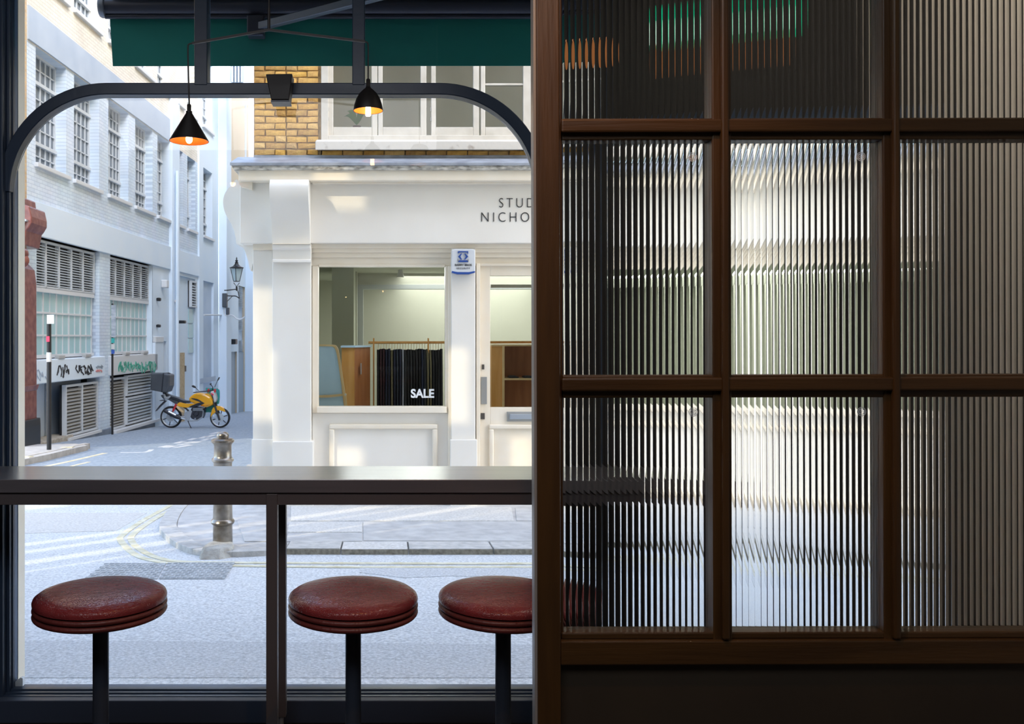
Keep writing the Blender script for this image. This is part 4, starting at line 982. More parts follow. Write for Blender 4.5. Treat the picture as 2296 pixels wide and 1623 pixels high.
part('console_cap', MB().prism([(X(a,9.05),Z(b2,9.05)) for a, b2 in ((540,549),(611,549),(611,604))], 'y', 9.0, 9.1) if False else MB().box(X(567,9.05),X(611,9.05),9.06,9.3,Z(560,9.05),Z(545,9.05)), M['shop_trim'], sh)
sbox(567, 615, 545, 990, 9.09, 9.40, name='corner_pilaster')
sbox(564, 617, 985, 1150, 9.05, 9.40, name='pilaster_base')
sbox(611, 697, 587, 990, 9.02, 9.3, name='pilaster')
sbox(611, 702, 990, 1150, 8.98, 9.3, name='pilaster_base')
# transom mouldings under the fascia
for i, (ya, yb, yy) in enumerate(((545,556,9.04),(556,566,9.07),(566,577,9.10),(577,596,9.13))):
    sbox(697, XR, ya, yb, yy, 9.3, name='moulding', m='shop_trim', bevel=.004)
def shop_window(a, b2, ga, gb, gt=598, gbm=912):
    sbox(a, ga, 596, 926, 9.12, 9.22, name='window_frame', m='shop_trim'); sbox(gb, b2, 596, 926, 9.12, 9.22, name='window_frame', m='shop_trim')
    sbox(ga, gb, 592, gt, 9.12, 9.22, name='window_frame', m='shop_trim')
    sbox(a+10, b2-3, gbm, 926, 9.07, 9.22, name='windowsill', m='shop_trim')
    p_ = sbox(ga, gb, gt, gbm, 9.17, 9.18, name='shop_pane', m='shop_glass', bevel=0)
    sbox(a, b2, 926, 1133, 9.14, 9.3, name='stall_riser')
    fa, fb = a+38, b2-24
    for q in ((fa,fb,951,962),(fa,fa+11,962,1109),(fb-11,fb,962,1109),(fa,fb,1109,1120)):
        sbox(*q, 9.105, 9.15, name='panel_moulding', m='shop_trim', bevel=.012)
    return p_
shop_window(700, 1005, 714, 998)
sbox(1005, 1013, 596, 1133, 9.09, 9.25, name='window_frame', m='shop_trim')
sbox(1012, 1066, 549, 986, 9.05, 9.3, name='pilaster')
sbox(1010, 1070, 986, 1150, 9.01, 9.3, name='pilaster_base')
# shop door
sbox(1068, 1077, 590, 1133, 9.08, 9.3, name='door_frame', m='shop_trim')
sbox(1301, 1312, 590, 1133, 9.08, 9.3, name='door_frame', m='shop_trim')
sbox(1077, 1301, 590, 596, 9.10, 9.3, name='door_frame', m='shop_trim')
sd = struct('shop_door') if False else None
dr = part('door', MB().box(X(1077,9.14),X(1099,9.14),9.14,9.2,Z(1133,9.14),Z(596,9.14)).box(X(1275,9.14),X(1301,9.14),9.14,9.2,Z(1133,9.14),Z(596,9.14)).box(X(1099,9.14),X(1275,9.14),9.14,9.2,Z(618,9.14),Z(596,9.14)).box(X(1099,9.14),X(1275,9.14),9.14,9.2,Z(1133,9.14),Z(913,9.14)), M['shop_trim'], sh, bevel=.004)
sbox(1099, 1275, 618, 913, 9.165, 9.175, name='door_pane', m='shop_glass', bevel=0, parent=dr)
for q in ((1097,1278,952,962),(1097,1107,962,1110),(1268,1278,962,1110)): sbox(*q, 9.11, 9.15, name='panel_moulding', m='shop_trim', parent=dr, bevel=.012)
sbox(1137, 1225, 923, 945, 9.12, 9.15, name='letter_plate', m='silver_plate', parent=dr, label='dull metal letter plate')
sbox(1143, 1219, 928, 940, 9.105, 9.125, name='letter_flap', m='alloy', parent=dr)
sbox(1078.5, 1092, 845, 906, 9.12, 9.15, name='push_plate', m='silver_plate', parent=dr, bevel=.002, label='dull metal push plate')
sbox(1080.5, 1086, 817, 828, 9.125, 9.15, name='lock', m='bronze', parent=dr, bevel=.001)
sbox(1078, 1087, 926, 940, 9.125, 9.15, name='lock', m='bronze', parent=dr, bevel=.001)
sbox(1318, 1378, 549, 986, 9.05, 9.3, name='pilaster'); sbox(1316, 1381, 986, 1150, 9.01, 9.3, name='pilaster_base')
shop_window(1385, 1860, 1400, 1850)
sbox(1865, 1950, 549, 1150, 9.02, 9.3, name='pilaster')
sbox(1950, XR, 590, 1133, 9.1, 9.3, name='stall_riser')
# red brick course at the foot
for i in range(30):
    a = 704+i*46.6
    if a > XR-60: break
    part('brick', MB().box(X(a,9.1), X(a+44.5,9.1), 9.09, 9.19, Z(1156,9.1), Z(1133,9.1)), M['red_brick'], sh, bevel=.004)
part('brick_bed', MB().box(X(700,9.1),X(XR,9.1),9.11,9.25,Z(1160,9.1),Z(1131,9.1)), M['mortar'], sh)
# fascia lettering
text('lettering', 'STUDIO', .142, (X(1118,8.96), 8.966, Z(465,8.96)), M['letters'], sh, .002, space=1.42, sx=.82, bold=-.0022)
text('lettering', 'NICHOLSON', .142, (X(1077,8.96), 8.966, Z(497,8.96)), M['letters'], sh, .002, space=1.42, sx=.86, bold=-.0022)
text('window_lettering', 'SALE', .122, (X(921,9.16), 9.163, Z(891,9.16)), M['letters_white'], sh, .001, bold=.004, sx=.94)
# upper floor: stock brick piece by piece, windows, sill
BYW = 9.22
part('brick_backing', MB().box(X(569,BYW), X(722,BYW), BYW+.012, BYW+.3, Z(348,BYW), Z(118,BYW)), M['mortar'], sh)
part('brick_backing', MB().box(X(720,BYW), X(1270,BYW), BYW+.012, BYW+.3, Z(352,BYW), Z(312,BYW)), M['mortar'], sh)
part('upper_wall', MB().box(X(569,BYW), X(722,BYW), BYW, BYW+.3, Z(118,BYW), 13.6).box(X(722,BYW), X(1262,BYW), BYW, BYW+.3, Z(60,BYW), 13.6).box(X(1262,BYW), X(1500,BYW), BYW, BYW+.3, Z(348,BYW), 13.6).box(X(1500,BYW), X(XR,BYW), BYW, BYW+.3, Z(60,BYW), 13.6).box(X(2040,BYW), X(XR,BYW), BYW, BYW+.3, Z(348,BYW), Z(60,BYW)), M['stock_far'], sh)
part('alley_flank', MB().box(X(569,BYW), X(569,BYW)+.1, BYW+.31, 26, Z(1300,BYW), 13.6), M['stock_far'], sh)
part('alley_flank', MB().box(X(569,BYW), X(569,BYW)+.1, 26, 44, -3, 13.6), M['cream_wall'], sh)
part('roof_slab', MB().box(X(569,BYW), 8.5, BYW, 26, 13.5, 13.7), M['lead'], sh)
bvar = []
def brick_mesh(Lb, Hb):
    mb = MB(); j = lambda: random.uniform(-.006,.006)
    vs = [(0+j(),0,0+j()),(Lb+j(),0,0+j()),(Lb+j(),.06,0),(0,.06,0),(0+j(),0,Hb+j()),(Lb+j(),0,Hb+j()),(Lb,.06,Hb),(0,.06,Hb)]
    ctr = (Lb/2+j()*4, -.0035+j()*.3, Hb/2+j())
    mb.add(vs+[ctr], [(0,3,2,1),(4,5,6,7),(0,1,8),(1,5,8),(5,4,8),(4,0,8),(1,2,6,5),(2,3,7,6),(3,0,4,7)])
    return mesh_of('brick', mb, M['lon_brick'])
bl, bhh = .207, .055
longs = [brick_mesh(bl, bhh) for _ in range(6)]; heads = [brick_mesh(.102, bhh) for _ in range(5)]
def put_brick(me, x_, z_, sx=1):
    o = bpy.data.objects.new('brick', me); COL.objects.link(o); o.parent = sh
    o.location = Vector((x_, BYW-.004+random.uniform(-.006,.004), z_))-sh.location; o.scale = (sx,1,1)
zc_ = Z(347,BYW); r_ = 0
xl, xr = X(571,BYW), X(720,BYW)
while zc_ < Z(125,BYW):
    x_ = xl; seq = r_ % 2
    while x_ < xr-.02:
        lw = bl if seq % 2 == 0 else .102
        me = random.choice(longs if lw == bl else heads)
        sx = min(1, (xr-x_)/lw)
        put_brick(me, x_, zc_+random.uniform(-.002,.002), sx)
        x_ += lw+.014; seq += 1
    zc_ += .068; r_ += 1
x_ = xr+.012
while x_ < X(1262,BYW):                                             # the course under the window sill
    put_brick(random.choice(longs), x_, Z(350,BYW)); x_ += bl+.01
# upper window
UY = 9.24
def ub(a, b2, ya, yb, y0, y1, m='old_white', name='window_frame', parent=sh, bevel=.005): return sbox(a, b2, ya, yb, y0, y1, m, name, bevel, parent)
def upper_window(off):
    fr_ = ub(720+off, 736+off, 60, 315, 9.20, 9.36)
    ub(736+off, 1260+off, 303, 316, 9.20, 9.36)
    ub(1244+off, 1262+off, 60, 316, 9.20, 9.36)
    for ci, (a, b2) in enumerate(((747,833),(858,943),(977,1061),(1088,1173),(1195,1238))):
        a += off; b2 += off
        la = a-10 if ci else a-11; lb_ = b2+13
        c = ub(la, a, 60, 306, 9.235, 9.30, name='casement')
        part('casement_stile', MB().box(X(b2,9.24),X(lb_,9.24),9.235,9.30,Z(306,9.24),Z(60,9.24)), M['old_white'], sh, bevel=.005)
        part('casement_rail', MB().box(X(a,9.24),X(b2,9.24),9.235,9.30,Z(306,9.24),Z(285,9.24)), M['old_white'], sh, bevel=.005)
        part('casement_pane', MB().box(X(a,9.26),X(b2,9.26),9.265,9.27,Z(286,9.26),Z(60,9.26)), M['upper_glass'], sh)
        if ci in (1,2,3): part('glazing_bar', MB().box(X(a,9.25),X(b2,9.25),9.245,9.29,Z(191 if ci != 2 else 120,9.25),Z(187 if ci != 2 else 115,9.25)), M['old_white'], sh)
        if ci in (0,2): 
            for yy in (240, 262): part('hinge', MB().box(X(la-2,9.22),X(la+1,9.22),9.225,9.24,Z(yy+9,9.22),Z(yy,9.22)), M['silver_plate'], sh)
    part('window_backing', MB().box(X(736+off,9.6),X(1250+off,9.6),9.74,9.76,Z(340,9.6),Z(20,9.6)), M['pale_back'], sh)  # pale sheet added behind the glass to brighten the panes
    part('windowsill', MB().prism([(9.06,Z(336,9.06)),(9.06,Z(316,9.06)),(9.22,Z(313,9.22)),(9.22,Z(336,9.22))], 'x', X(707+off,9.06), X(1275+off,9.06)), M['sill_paint'], sh, bevel=.008)
upper_window(0); upper_window(780)
for xq in (995, 1775):
    ud = bpy.data.lights.new('upper_fill_light', 'AREA'); ud.shape = 'RECTANGLE'; ud.size = 2.2; ud.size_y = .06; ud.energy = 13; ud.color = (1,.98,.92)  # unseen fill added to brighten the first floor panes
    uo = bpy.data.objects.new('upper_fill_light', ud); COL.objects.link(uo); uo.location = (X(xq,9.35), 9.38, Z(66,9.35)); uo.rotation_euler = (math.radians(35), 0, 0)
pt_ = thing('potted_plant', 'leafy green plant behind the first floor window', 'plant', tuple(P(800,296,9.34)))
part('pot', MB().lathe([(.03,0),(.045,.06),(.04,.06),(.03,.02)], n=20), M['terracotta'], pt_, smooth=True, local=True)
lv = MB()
def leafp(a, b2, wd, bend):
    pts = []; n = 7
    for i in range(n+1):
        s_ = i/n; c = Vector(a).lerp(Vector(b2), s_)+Vector((0,0,bend*math.sin(PI*s_))); ww = wd*math.sin(PI*min(s_+.08,1))
        pts.append((c, ww))
    d = (Vector(b2)-Vector(a)).normalized(); sd_ = d.cross(Vector((0,1,0))).normalized()
    vs = [tuple(c+sd_*w_) for c, w_ in pts]+[tuple(c-sd_*w_+Vector((0,.004,0))) for c, w_ in pts]
    lv.add(vs, [(i,i+1,n+2+i,n+1+i) for i in range(n)])
for a, b2, wd, be in (((0,0,.08),(.05,-.02,.26),.018,.02),((0,0,.08),(.06,0,.17),.02,.02),((0,0,.08),(-.10,0,.22),.03,.06),((0,0,.08),(-.13,-.02,.16),.025,.05),((0,0,.08),(.11,0,.24),.02,.03)): leafp(a,b2,wd,be)
lo_ = part('leaf', lv, M['leaf'], pt_, local=True)
lo_.modifiers.new('thick','SOLIDIFY').thickness = .003

# ---- alarm box on the shop
ab = thing('shop_alarm_box', 'white alarm box lettered in black and blue above the shop pilaster', 'alarm box', tuple(P(1039,600,9.0)))
shp = [(1013,560),(1020,558),(1058,558),(1065,560),(1065.5,600),(1065,611),(1052,613.5),(1026,613.5),(1012.5,611),(1012,600)]
part('cover', MB().prism([(X(a,8.97),Z(b2,8.97)) for a, b2 in shp], 'y', 8.965, 9.04), M['white'], ab, bevel=.008)
part('blue_rim', MB().prism([(X(a,8.96),Z(b2,8.96)) for a, b2 in ((1013,607.5),(1026,610),(1052,610),(1065,607.5),(1065,611),(1052,614.5),(1026,614.5),(1013,611))], 'y', 8.958, 9.03), M['navy'], ab)
em = MB()
def e(pts): em.prism([(X(a,8.955),Z(b2,8.955)) for a, b2 in pts], 'y', 8.954, 8.967)
e([(1027,563),(1050,563),(1050,569),(1047,565.5),(1030,565.5),(1027,569)]); e([(1027,587),(1030,583.5),(1047,583.5),(1050,587),(1050,581),(1050,587.5),(1027,587.5),(1027,581)])
e([(1027,575),(1034,568),(1036,568.5),(1032,575),(1036,581.5),(1034,582)]); e([(1050,575),(1043,568),(1041,568.5),(1045,575),(1041,581.5),(1043,582)])
part('emblem', em, M['navy'], ab, label='navy eye-shaped emblem')
text('lettering', 'BARRY BROS', .030, (X(1039,8.95), 8.962, Z(596,8.95)), M['letters'], ab, .001, align='CENTER', bold=.0003, sx=1.0)
text('lettering', 'SECURITY', .024, (X(1039,8.95), 8.962, Z(603,8.95)), M['letters'], ab, .001, align='CENTER', bold=.0002, space=1.35, sx=1.0)

# ---- shop interior
IZ = -.15
part('shop_ceiling', MB().box(-1.28, 6.4, 9.3, 14.4, 2.44, 2.5), M['cream_int'], sh)
part('shop_floor', MB().box(-1.28, 6.4, 9.3, 14.4, IZ-.1, IZ), M['grey_int'], sh)
part('shop_back_wall', MB().box(-1.28, 6.4, 14.3, 14.4, IZ, 2.5), M['grey_int'], sh)
part('shop_side_wall', MB().box(-1.32, -1.22, 9.3, 14.4, IZ, 2.5), M['cream_int'], sh)
part('shop_side_wall', MB().box(6.3, 6.4, 9.3, 14.4, IZ, 2.5), M['cream_int'], sh)
part('inner_pier', MB().box(X(744,11.6), X(793,11.6), 11.6, 12.4, IZ, 2.44), M['cream_int'], sh)
part('inner_frame', MB().box(X(799,12.6), X(814,12.6), 12.6, 12.75, IZ, Z(648,12.6)).box(X(799,12.6), X(1400,12.6), 12.6, 12.75, Z(648,12.6), Z(638,12.6)), M['light_int'], sh)
part('inner_lintel', MB().box(X(799,12.6), X(1900,12.6), 12.62, 12.7, Z(640,12.6), 2.44), M['grey_int'], sh)
part('inner_return', MB().box(X(792,12.3), X(800,12.3), 12.3, 12.62, IZ, 2.44), M['grey_int'], sh)
part('blind_rail', MB().box(X(1100,9.35), X(1270,9.35), 9.33, 9.37, Z(645,9.35), Z(638,9.35)), M['old_white'], sh)
for i, (px_, Yl) in enumerate(((898,12.0),(1150,13.6),(1500,13.6),(1720,13.6))):
    t = thing('spotlight', ['small round ceiling spotlight seen through the display window','small round ceiling spotlight seen through the shop door','ceiling spotlight behind the fluted glass','ceiling spotlight furthest along the shop'][i], 'lamp', (X(px_,Yl), Yl, 2.44))
    part('housing', MB().lathe([(.03,0),(.05,-.10),(.045,-.10),(.02,-.04)], n=18), M['white'], t, local=True, smooth=True)
    part('bulb', MB().lathe([(0,-.09),(.03,-.085),(.03,-.06),(0,-.06)], n=14), M['spot_glow'], t, local=True)
dsd = bpy.data.lights.new('display_fill_light', 'AREA'); dsd.energy = 34; dsd.size = 1.2; dsd.color = (.96,.97,1)  # unseen fill added to lift the front of the shop interior
dso = bpy.data.objects.new('display_fill_light', dsd); COL.objects.link(dso); dso.location = (.1, 9.75, 2.38); dso.rotation_euler = (math.radians(-25),0,0)
for xx in (1.3, 4.0):
    ld = bpy.data.lights.new('shop_lights', 'AREA'); ld.energy = 75; ld.size = 2.2; ld.color = (1,.96,.90)
    lo_ = bpy.data.objects.new('shop_lights', ld); COL.objects.link(lo_); lo_.location = (xx, 13.2, 2.40)
# mirror / display screen in bentwood frame, its reflection coloured into the panel
dm = thing('standing_screen', 'panel tinted with a blue-grey reflection in a pale bentwood frame behind the display window', 'screen', (X(745,9.8), 9.8, IZ))
DY = 9.8
def D(a, b2): return (X(a,DY), Z(b2,DY))
fo = smooth_line([D(690,772),D(716,772),D(748,773),D(756,778),D(761,795),D(771,860),D(783,940)], 5)
fi = smooth_line([D(690,775.5),D(716,775.5),D(745,776.5),D(751,781),D(756,797),D(766,862),D(777,940)], 5)
part('bentwood_frame', MB().strip(fo, fi, 'y', DY-.02, DY+.02), M['ash'], dm, weld=True)
part('panel', MB().prism([D(690,776),D(745,777),D(751,782),D(756,798),D(765,862),D(775,940),D(690,940)], 'y', DY, DY+.01), M['panel_blue'], dm)
part('stretcher', MB().prism([D(690,884),D(716,885.5),D(740,885),D(770,882),D(770,887),D(740,890.5),D(716,891),D(690,889)], 'y', DY-.035, DY-.02), M['ash'], dm)
part('rear_leg', MB().tube([(X(774,DY+.1),DY+.1,Z(884,DY)), (X(783,DY+.3),DY+.3,IZ+.02)], .016, 8), M['ash'], dm)
part('pivot', MB().lathe([(.012,0),(.012,.02)], (X(775,DY), DY-.05, Z(884,DY)), 14, 'y'), M['white'], dm)
# cabinets
cb = thing('display_cabinet', 'orange plywood counter cabinet beside the bentwood screen', 'cabinet', (X(800,10.4), 10.4, IZ))
CYb = 10.3
part('side', MB().box(X(766,CYb), X(795,CYb), CYb, CYb+.4, IZ, Z(779,CYb)), M['ply'], cb)
part('front', MB().prism([(X(795,CYb),CYb),(X(830,CYb+.5),CYb+.5),(X(826,CYb+.6),CYb+.7),(X(795,CYb),CYb+.42)], 'z', IZ, Z(779,CYb)), M['ply_dark'], cb)
part('top', MB().prism([(X(764,CYb),CYb-.02),(X(796,CYb),CYb-.02),(X(833,CYb+.5),CYb+.5),(X(828,CYb+.6),CYb+.75),(X(764,CYb),CYb+.45)], 'z', Z(779,CYb), Z(779,CYb)+.02), M['panel_blue'], cb)
part('handle', MB().box(X(809,CYb+.2), X(811,CYb+.2), CYb+.10, CYb+.16, Z(840,CYb), Z(815,CYb)), M['alloy'], cb)
# clothes rail and garments
RY = 11.0
rk = thing('clothes_rail', 'wooden clothes rail inside the shop', 'rail', (X(920,RY), RY, IZ))
part('bar', MB().tube([(X(826,RY),RY,Z(768,RY)), (X(1230,RY),RY,Z(767,RY))], .016, 10), M['ply'], rk, smooth=True)
for px_ in (838, 960, 1210): part('upright', MB().box(X(px_-1.7,RY), X(px_+1.7,RY), RY-.045, RY-.018, IZ, Z(758,RY)), M['ply'], rk)
def garment(px_, wpx, ylen, m, lab, i):
    t = thing('garment', lab, 'garment', (X(px_,RY), RY, Z(768,RY)), 'garments on the shop rail')
    rnd = random.Random(i*13+5); hw = wpx/F*RY/2; zt_ = -.075-rnd.uniform(0,.02); zl = -ylen
    n = 6; mb = MB(); rws = []
    for r0 in range(7):
        f_ = r0/6; zz = zt_+(zl-zt_)*f_
        ph = 0
        rws.append([(hw*(1.0+.03*math.sin(3*f_+i))*math.cos(2*PI*q/10)+ph, (.20 if r0 else .05)*(.8+.2*math.sin(5*f_+i))*math.sin(2*PI*q/10), zz) for q in range(10)])
    vs = [v for r1 in rws for v in r1]; fs = [(a*10+q, a*10+(q+1)%10, (a+1)*10+(q+1)%10, (a+1)*10+q) for a in range(6) for q in range(10)]+[tuple(range(10)), tuple(60+q for q in range(10))]
    mb.add(vs, fs); part('cloth', mb, M[m], t, local=True, smooth=True)
    part('hanger', MB().tube([(0,0,.018),(0.006,0,.01),(0,0,-.03),(0,0,zt_)], .0035, 5), M['ash'], t, local=True)
gi = 0; px_ = 848
ordn = ['first','second','third','fourth','fifth','sixth','seventh','eighth','ninth','tenth','eleventh','twelfth','thirteenth','fourteenth','fifteenth','sixteenth','seventeenth','eighteenth','nineteenth','twentieth','twenty-first','twenty-second','twenty-third','twenty-fourth','twenty-fifth']
cl = [mat('cloth_'+n_, c, .9) for n_, c in (('navy',(.018,.022,.05,1)),('maroon',(.045,.016,.024,1)),('charcoal',(.02,.02,.026,1)),('black',(.010,.010,.014,1)),('slate',(.03,.038,.06,1)))]
cn = ['navy','maroon','charcoal','black','slate']
seq = [3,1,1,0,0,5,0,4,0,6,2,3,2,3,2,3,0,2,5,5,2,3,2,3]
M['g5'] = M['cloth_olive']; M['g6'] = M['cloth_pale']
for q in range(5): M['g%d' % q] = cl[q]
for gi, cq in enumerate(seq):
    w_ = 5.6
    nm_ = (cn+['olive','pale lavender'])[cq]
    garment(px_, w_*1.12, 1.15 if gi % 3 else 1.0, 'g%d' % cq, nm_+' garment, '+ordn[gi]+' from the left end of the shop rail', gi); px_ += w_+.55
# shelf unit behind the door
su = thing('shelf_unit', 'open plywood shelf unit behind the shop door glass', 'shelf', (X(1180,10.2), 10.2, IZ))
SUY = 10.2
zt2 = Z(776,SUY)
part('side_panel', MB().box(X(1102,SUY), X(1126,SUY), SUY, SUY+.4, IZ, zt2), M['ply'], su)
part('side_panel', MB().box(X(1126,SUY), X(1131,SUY), SUY-.01, SUY+.4, IZ, zt2), M['ash'], su)
part('side_panel', MB().box(X(1290,SUY), X(1295,SUY), SUY-.01, SUY+.4, IZ, zt2), M['ash'], su)
part('shelf', MB().box(X(1131,SUY), X(1290,SUY), SUY-.005, SUY+.38, Z(852,SUY), Z(848,SUY)), M['ash'], su)
part('top', MB().box(X(1102,SUY), X(1295,SUY), SUY-.01, SUY+.4, zt2, zt2+.02), M['ash'], su)
part('back_panel', MB().box(X(1126,SUY), X(1295,SUY), SUY+.38, SUY+.40, IZ, zt2), M['ply_dark'], su)
for a, b2, lab in ((1143,1165,'flat folded black item on the plywood shelf, left one'),(1176,1200,'flat folded black item on the plywood shelf, right one')):
    t = thing('folded_item', lab, 'accessory', (X((a+b2)/2,SUY), SUY+.1, Z(848,SUY)), 'black folded items on the shelf')
    part('body', MB().box(X(a,SUY), X(b2,SUY), SUY+.04, SUY+.22, Z(848,SUY), Z(844.5,SUY)), M['bike_black'], t, bevel=.008)
    part('flap', MB().box(X(a+2,SUY), X(b2-6,SUY), SUY+.05, SUY+.20, Z(844.5,SUY), Z(843,SUY)), M['dark_grey'], t, bevel=.004)

# ================================================================== THE MOTORCYCLE
YB = 24.1
kb = 1/830*(YB/24.2)
bxx, bzz = X(384,YB), zg(YB)
mc = thing('motorcycle', 'yellow motorcycle with a dark top box parked in the alley', 'motorcycle', (bxx, YB, bzz))
mc.rotation_euler = (0,0,math.radians(-3))
def bp_(zx, zy): return ((zx-545)*kb, .305-(zy-1160)*kb)
def bprism(pts, y0, y1, m, name, parent=mc, bevel=.015, smooth_=True, label=None):
    pp = [bp_(*p) for p in pts]
    if smooth_: pp = sweep(pp, 3)
    return part(name, MB().prism(pp, 'y', y0, y1), M[m], parent, bevel=bevel, local=True, label=label)
def wheel(cx_, cz_, r, yaw=0):
    t = MB().lathe([(r-.050,-.045),(r-.03,-.055),(r-.008,-.035),(r,0),(r-.008,.035),(r-.03,.055),(r-.050,.045),(r-.050,-.045)], (cx_,0,cz_), 36, 'y')
    w_ = part('wheel', MB().lathe([(.0,-.06),(.045,-.06),(.05,0),(.045,.06),(0,.06)], (cx_,0,cz_), 20, 'y'), M['engine'], mc, local=True, smooth=True)
    part('tyre', t, M['tyre'], w_, local=True, smooth=True)
    rim = MB().lathe([(r-.064,-.035),(r-.046,-.04),(r-.046,.04),(r-.064,.035),(r-.064,-.035)], (cx_,0,cz_), 36, 'y'); part('rim', rim, M['alloy'], w_, local=True, smooth=True)
    for q in range(6):
        a = 2*PI*q/6+.3
        part('spoke', MB().tube([(cx_+.04*math.cos(a),0,cz_+.04*math.sin(a)), (cx_+(r-.065)*math.cos(a),0,cz_+(r-.065)*math.sin(a))], .013, 6), M['engine'], w_, local=True)
    part('brake_disc', MB().lathe([(.05,-.068),(.12,-.068),(.12,-.064),(.05,-.064)], (cx_,0,cz_), 24, 'y'), M['alloy'], w_, local=True)
wheel(0, .30, .30); wheel(1125*kb, .29, .28)
bprism([(980,730),(1080,640),(1200,608),(1330,630),(1470,700),(1530,820),(1500,890),(1350,935),(1220,890),(1090,850),(1000,800)], -.14, .14, 'bike_yellow', 'fuel_tank', bevel=.05)
bprism([(1030,735),(1180,745),(1350,850),(1200,800)], -.148, .148, 'bike_black', 'tank_stripe', bevel=.002)
bprism([(1370,885),(1460,870),(1300,905),(1230,910)], -.150, .150, 'bike_red', 'tank_stripe', bevel=.002)
bprism([(710,905),(760,825),(900,850),(1060,850),(1180,855),(1010,935),(890,940)], -.13, .13, 'bike_yellow', 'side_panel', bevel=.02)
bprism([(980,930),(1100,870),(1250,820),(1340,840),(1200,905),(1060,940)], -.155, .155, 'bike_black', 'side_trim', bevel=.01)
bprism([(440,640),(560,680),(700,720),(860,785),(1010,800),(1000,835),(850,830),(700,790),(560,740),(430,690)], -.12, .12, 'bike_black', 'seat', bevel=.03)
bprism([(325,662),(440,690),(700,790),(730,850),(650,860),(500,770),(390,755)], -.10, .10, 'dark_grey', 'tail', bevel=.02)
bprism([(330,665),(380,700),(385,745),(345,700)], -.06, .06, 'bike_red', 'tail_light', bevel=.005)
bprism([(395,640),(430,640),(460,700),(540,680),(555,710),(480,760),(425,750)], -.13, -.10, 'alloy', 'grab_rail', bevel=.008)
bprism([(400,790),(440,800),(300,930),(200,1035),(190,1030),(290,900)], -.07, .07, 'bike_black', 'rear_mudguard', bevel=.006, smooth_=False)
bprism([(275,790),(330,778),(390,770),(395,790),(300,800)], -.03, .03, 'bike_black', 'indicator', bevel=.004)
tbx = bprism([(140,160),(420,160),(565,200),(560,450),(500,600),(380,590),(120,540)], -.24, .24, 'dark_grey', 'top_box', bevel=.03, smooth_=False, label='large dark grey delivery box')
bprism([(415,158),(440,158),(400,592),(375,592)], -.245, .245, 'bike_black', 'lid_seam', tbx, .002, False)
bprism([(440,155),(520,165),(515,200),(440,190)], -.04, .04, 'bike_black', 'latch', tbx, .006, False)
bprism([(360,585),(450,590),(440,650),(370,640)], -.08, .08, 'bike_black', 'box_rack', bevel=.006, smooth_=False)
# engine, exhaust, frame
bprism([(1020,1000),(1060,940),(1180,930),(1300,960),(1320,1080),(1260,1190),(1120,1215),(1020,1170)], -.13, .13, 'engine', 'engine', bevel=.03)
for q in range(5): bprism([(1075,948+q*14),(1300,948+q*14),(1300,954+q*14),(1075,954+q*14)], -.145, .145, 'alloy', 'cooling_fin', bevel=0, smooth_=False)
part('clutch_cover', MB().lathe([(.0,-.165),(.055,-.16),(.07,-.13)], (bp_(1150,1080)[0],0,bp_(1150,1080)[1]), 24, 'y'), M['engine'], mc, local=True, smooth=True)
part('timing_cap', MB().lathe([(0,-.150),(.02,-.150),(.022,-.13)], (bp_(1130,1190)[0],0,bp_(1130,1190)[1]), 16, 'y'), M['chrome'], mc, local=True)
def btube(pts, r, m, name, y=0, parent=mc, n=10):
    return part(name, MB().tube([(bp_(a,b2)[0], y, bp_(a,b2)[1]) for a, b2 in pts], r, n), M[m], parent, local=True, smooth=True)
btube([(430,1010),(560,1070),(720,1150),(800,1185)], [.045,.06,.058,.035], 'bike_black', 'exhaust', -.17, n=14)
btube([(800,1185),(1000,1235),(1180,1230),(1290,1150),(1310,1000)], .02, 'alloy', 'exhaust_pipe', -.12)
btube([(535,1030),(700,1110)], .03, 'chrome', 'heat_shield', -.205)
btube([(545,1160),(960,1160)], .03, 'alloy', 'swing_arm', -.10); btube([(545,1160),(960,1160)], .03, 'alloy', 'swing_arm', .10)
bprism([(880,1060),(1030,1010),(1050,1050),(980,1230),(900,1190)], -.15, -.12, 'alloy', 'foot_plate', bevel=.006)
bprism([(690,905),(760,940),(860,1040),(800,1040),(720,970)], -.13, -.11, 'ash', 'side_reflector', bevel=.004)
btube([(690,870),(610,1030)], [.035,.028], 'bike_red', 'shock_spring', -.12)
btube([(760,870),(900,960),(1000,1060)], .025, 'bike_black', 'frame_tube', -.08); btube([(1450,760),(1330,960),(1280,1180)], .022, 'bike_black', 'frame_tube', 0)
btube([(1500,640),(1540,830),(1640,1120),(1672,1225)], [.02,.022,.03,.026], 'engine', 'fork_leg', -.085)
btube([(1500,640),(1540,830),(1640,1120),(1672,1225)], [.02,.022,.03,.026], 'engine', 'fork_leg', .085)
bprism([(1462,1160),(1490,1010),(1540,930),(1640,905),(1740,945),(1795,1010),(1780,1040),(1700,1010),(1620,1010),(1560,1060),(1500,1110)], -.065, .065, 'bike_yellow', 'front_mudguard', bevel=.02)
bprism([(1350,640),(1400,625),(1490,700),(1540,790),(1480,720)], -.12, .12, 'bike_yellow', 'front_cowl', bevel=.01)
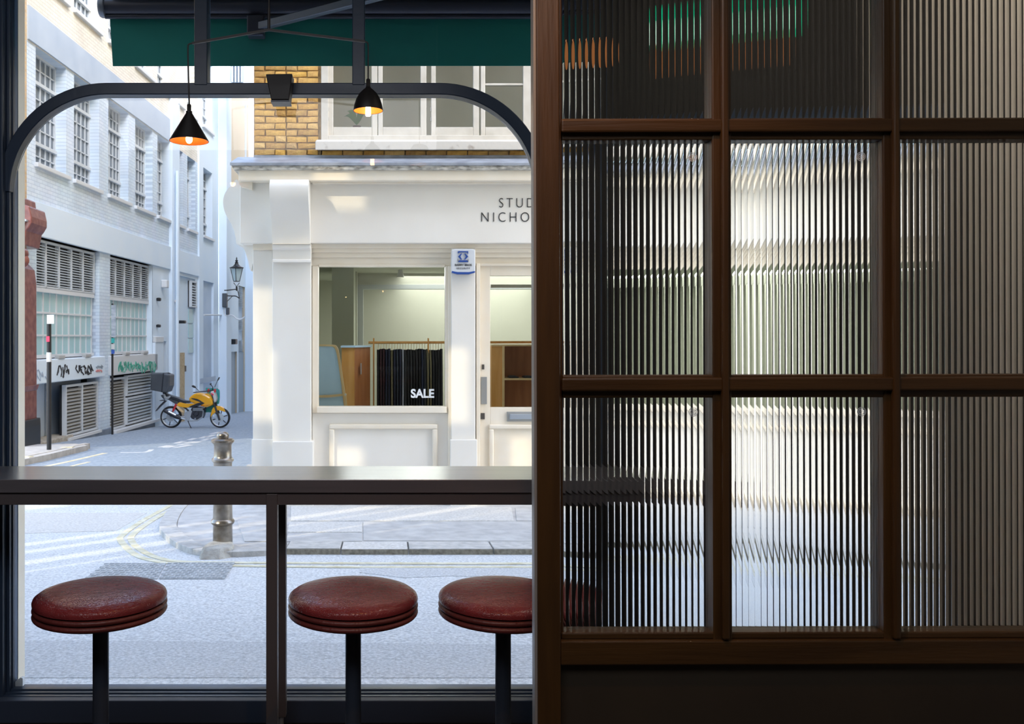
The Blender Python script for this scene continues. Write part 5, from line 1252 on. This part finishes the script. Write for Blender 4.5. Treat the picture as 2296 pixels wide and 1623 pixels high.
bprism([(1465,600),(1510,568),(1560,600),(1590,680),(1600,760),(1560,830),(1520,800),(1490,700)], -.09, .09, 'white', 'headlamp', bevel=.03)
bprism([(1480,605),(1540,640),(1530,668),(1490,650)], -.10, .10, 'sticker_red', 'headlamp_sticker', bevel=.004)
bprism([(1310,530),(1400,510),(1600,530),(1640,620),(1620,860),(1560,880),(1500,1060),(1380,1060),(1240,1070),(1260,1000),(1400,920),(1480,860)], .10, .13, 'teal_cloth', 'leg_cover', bevel=.01)
bprism([(1360,535),(1405,525),(1410,590),(1360,600)], .08, .10, 'bike_red', 'grip_mitt', bevel=.01); bprism([(1555,520),(1600,530),(1590,600),(1555,590)], -.14, -.10, 'bike_red', 'grip_mitt', bevel=.01)
part('handlebar', MB().tube([(bp_(1130,590)[0],-.34,bp_(1130,590)[1]),(bp_(1290,575)[0],-.22,bp_(1290,575)[1]),(bp_(1480,560)[0],-.08,bp_(1480,560)[1]),(bp_(1490,555)[0],.08,bp_(1490,555)[1]),(bp_(1500,560)[0],.25,bp_(1500,560)[1]),(bp_(1540,540)[0],.34,bp_(1540,540)[1])], .014, 8), M['black'], mc, local=True, smooth=True)
def mirror(a, b2, y):
    s0 = part('mirror_stalk', MB().tube([(bp_(*a)[0],y,bp_(*a)[1]), (bp_(*b2)[0],y,bp_(*b2)[1])], .008, 6), M['black'], mc, local=True)
    return s0
mirror((1240,560),(1150,480),-.25); mirror((1500,500),(1570,340),.2)
bprism([(1075,450),(1110,430),(1160,455),(1175,490),(1120,485)], -.28, -.24, 'black', 'mirror', bevel=.008)
bprism([(1560,340),(1600,262),(1625,270),(1600,320),(1575,350)], .18, .22, 'black', 'mirror', bevel=.006, smooth_=False)
bprism([(1430,420),(1450,390),(1475,400),(1455,440)], -.03, .03, 'black', 'gauge_pod', bevel=.006, smooth_=False)
btube([(1460,430),(1500,480),(1490,570)], .012, 'black', 'gauge_stalk', 0)
btube([(960,1240),(1000,1330),(1040,1415)], .012, 'black', 'side_stand', -.14)
btube([(1000,1410),(1055,1420)], .014, 'black', 'stand_foot', -.16)
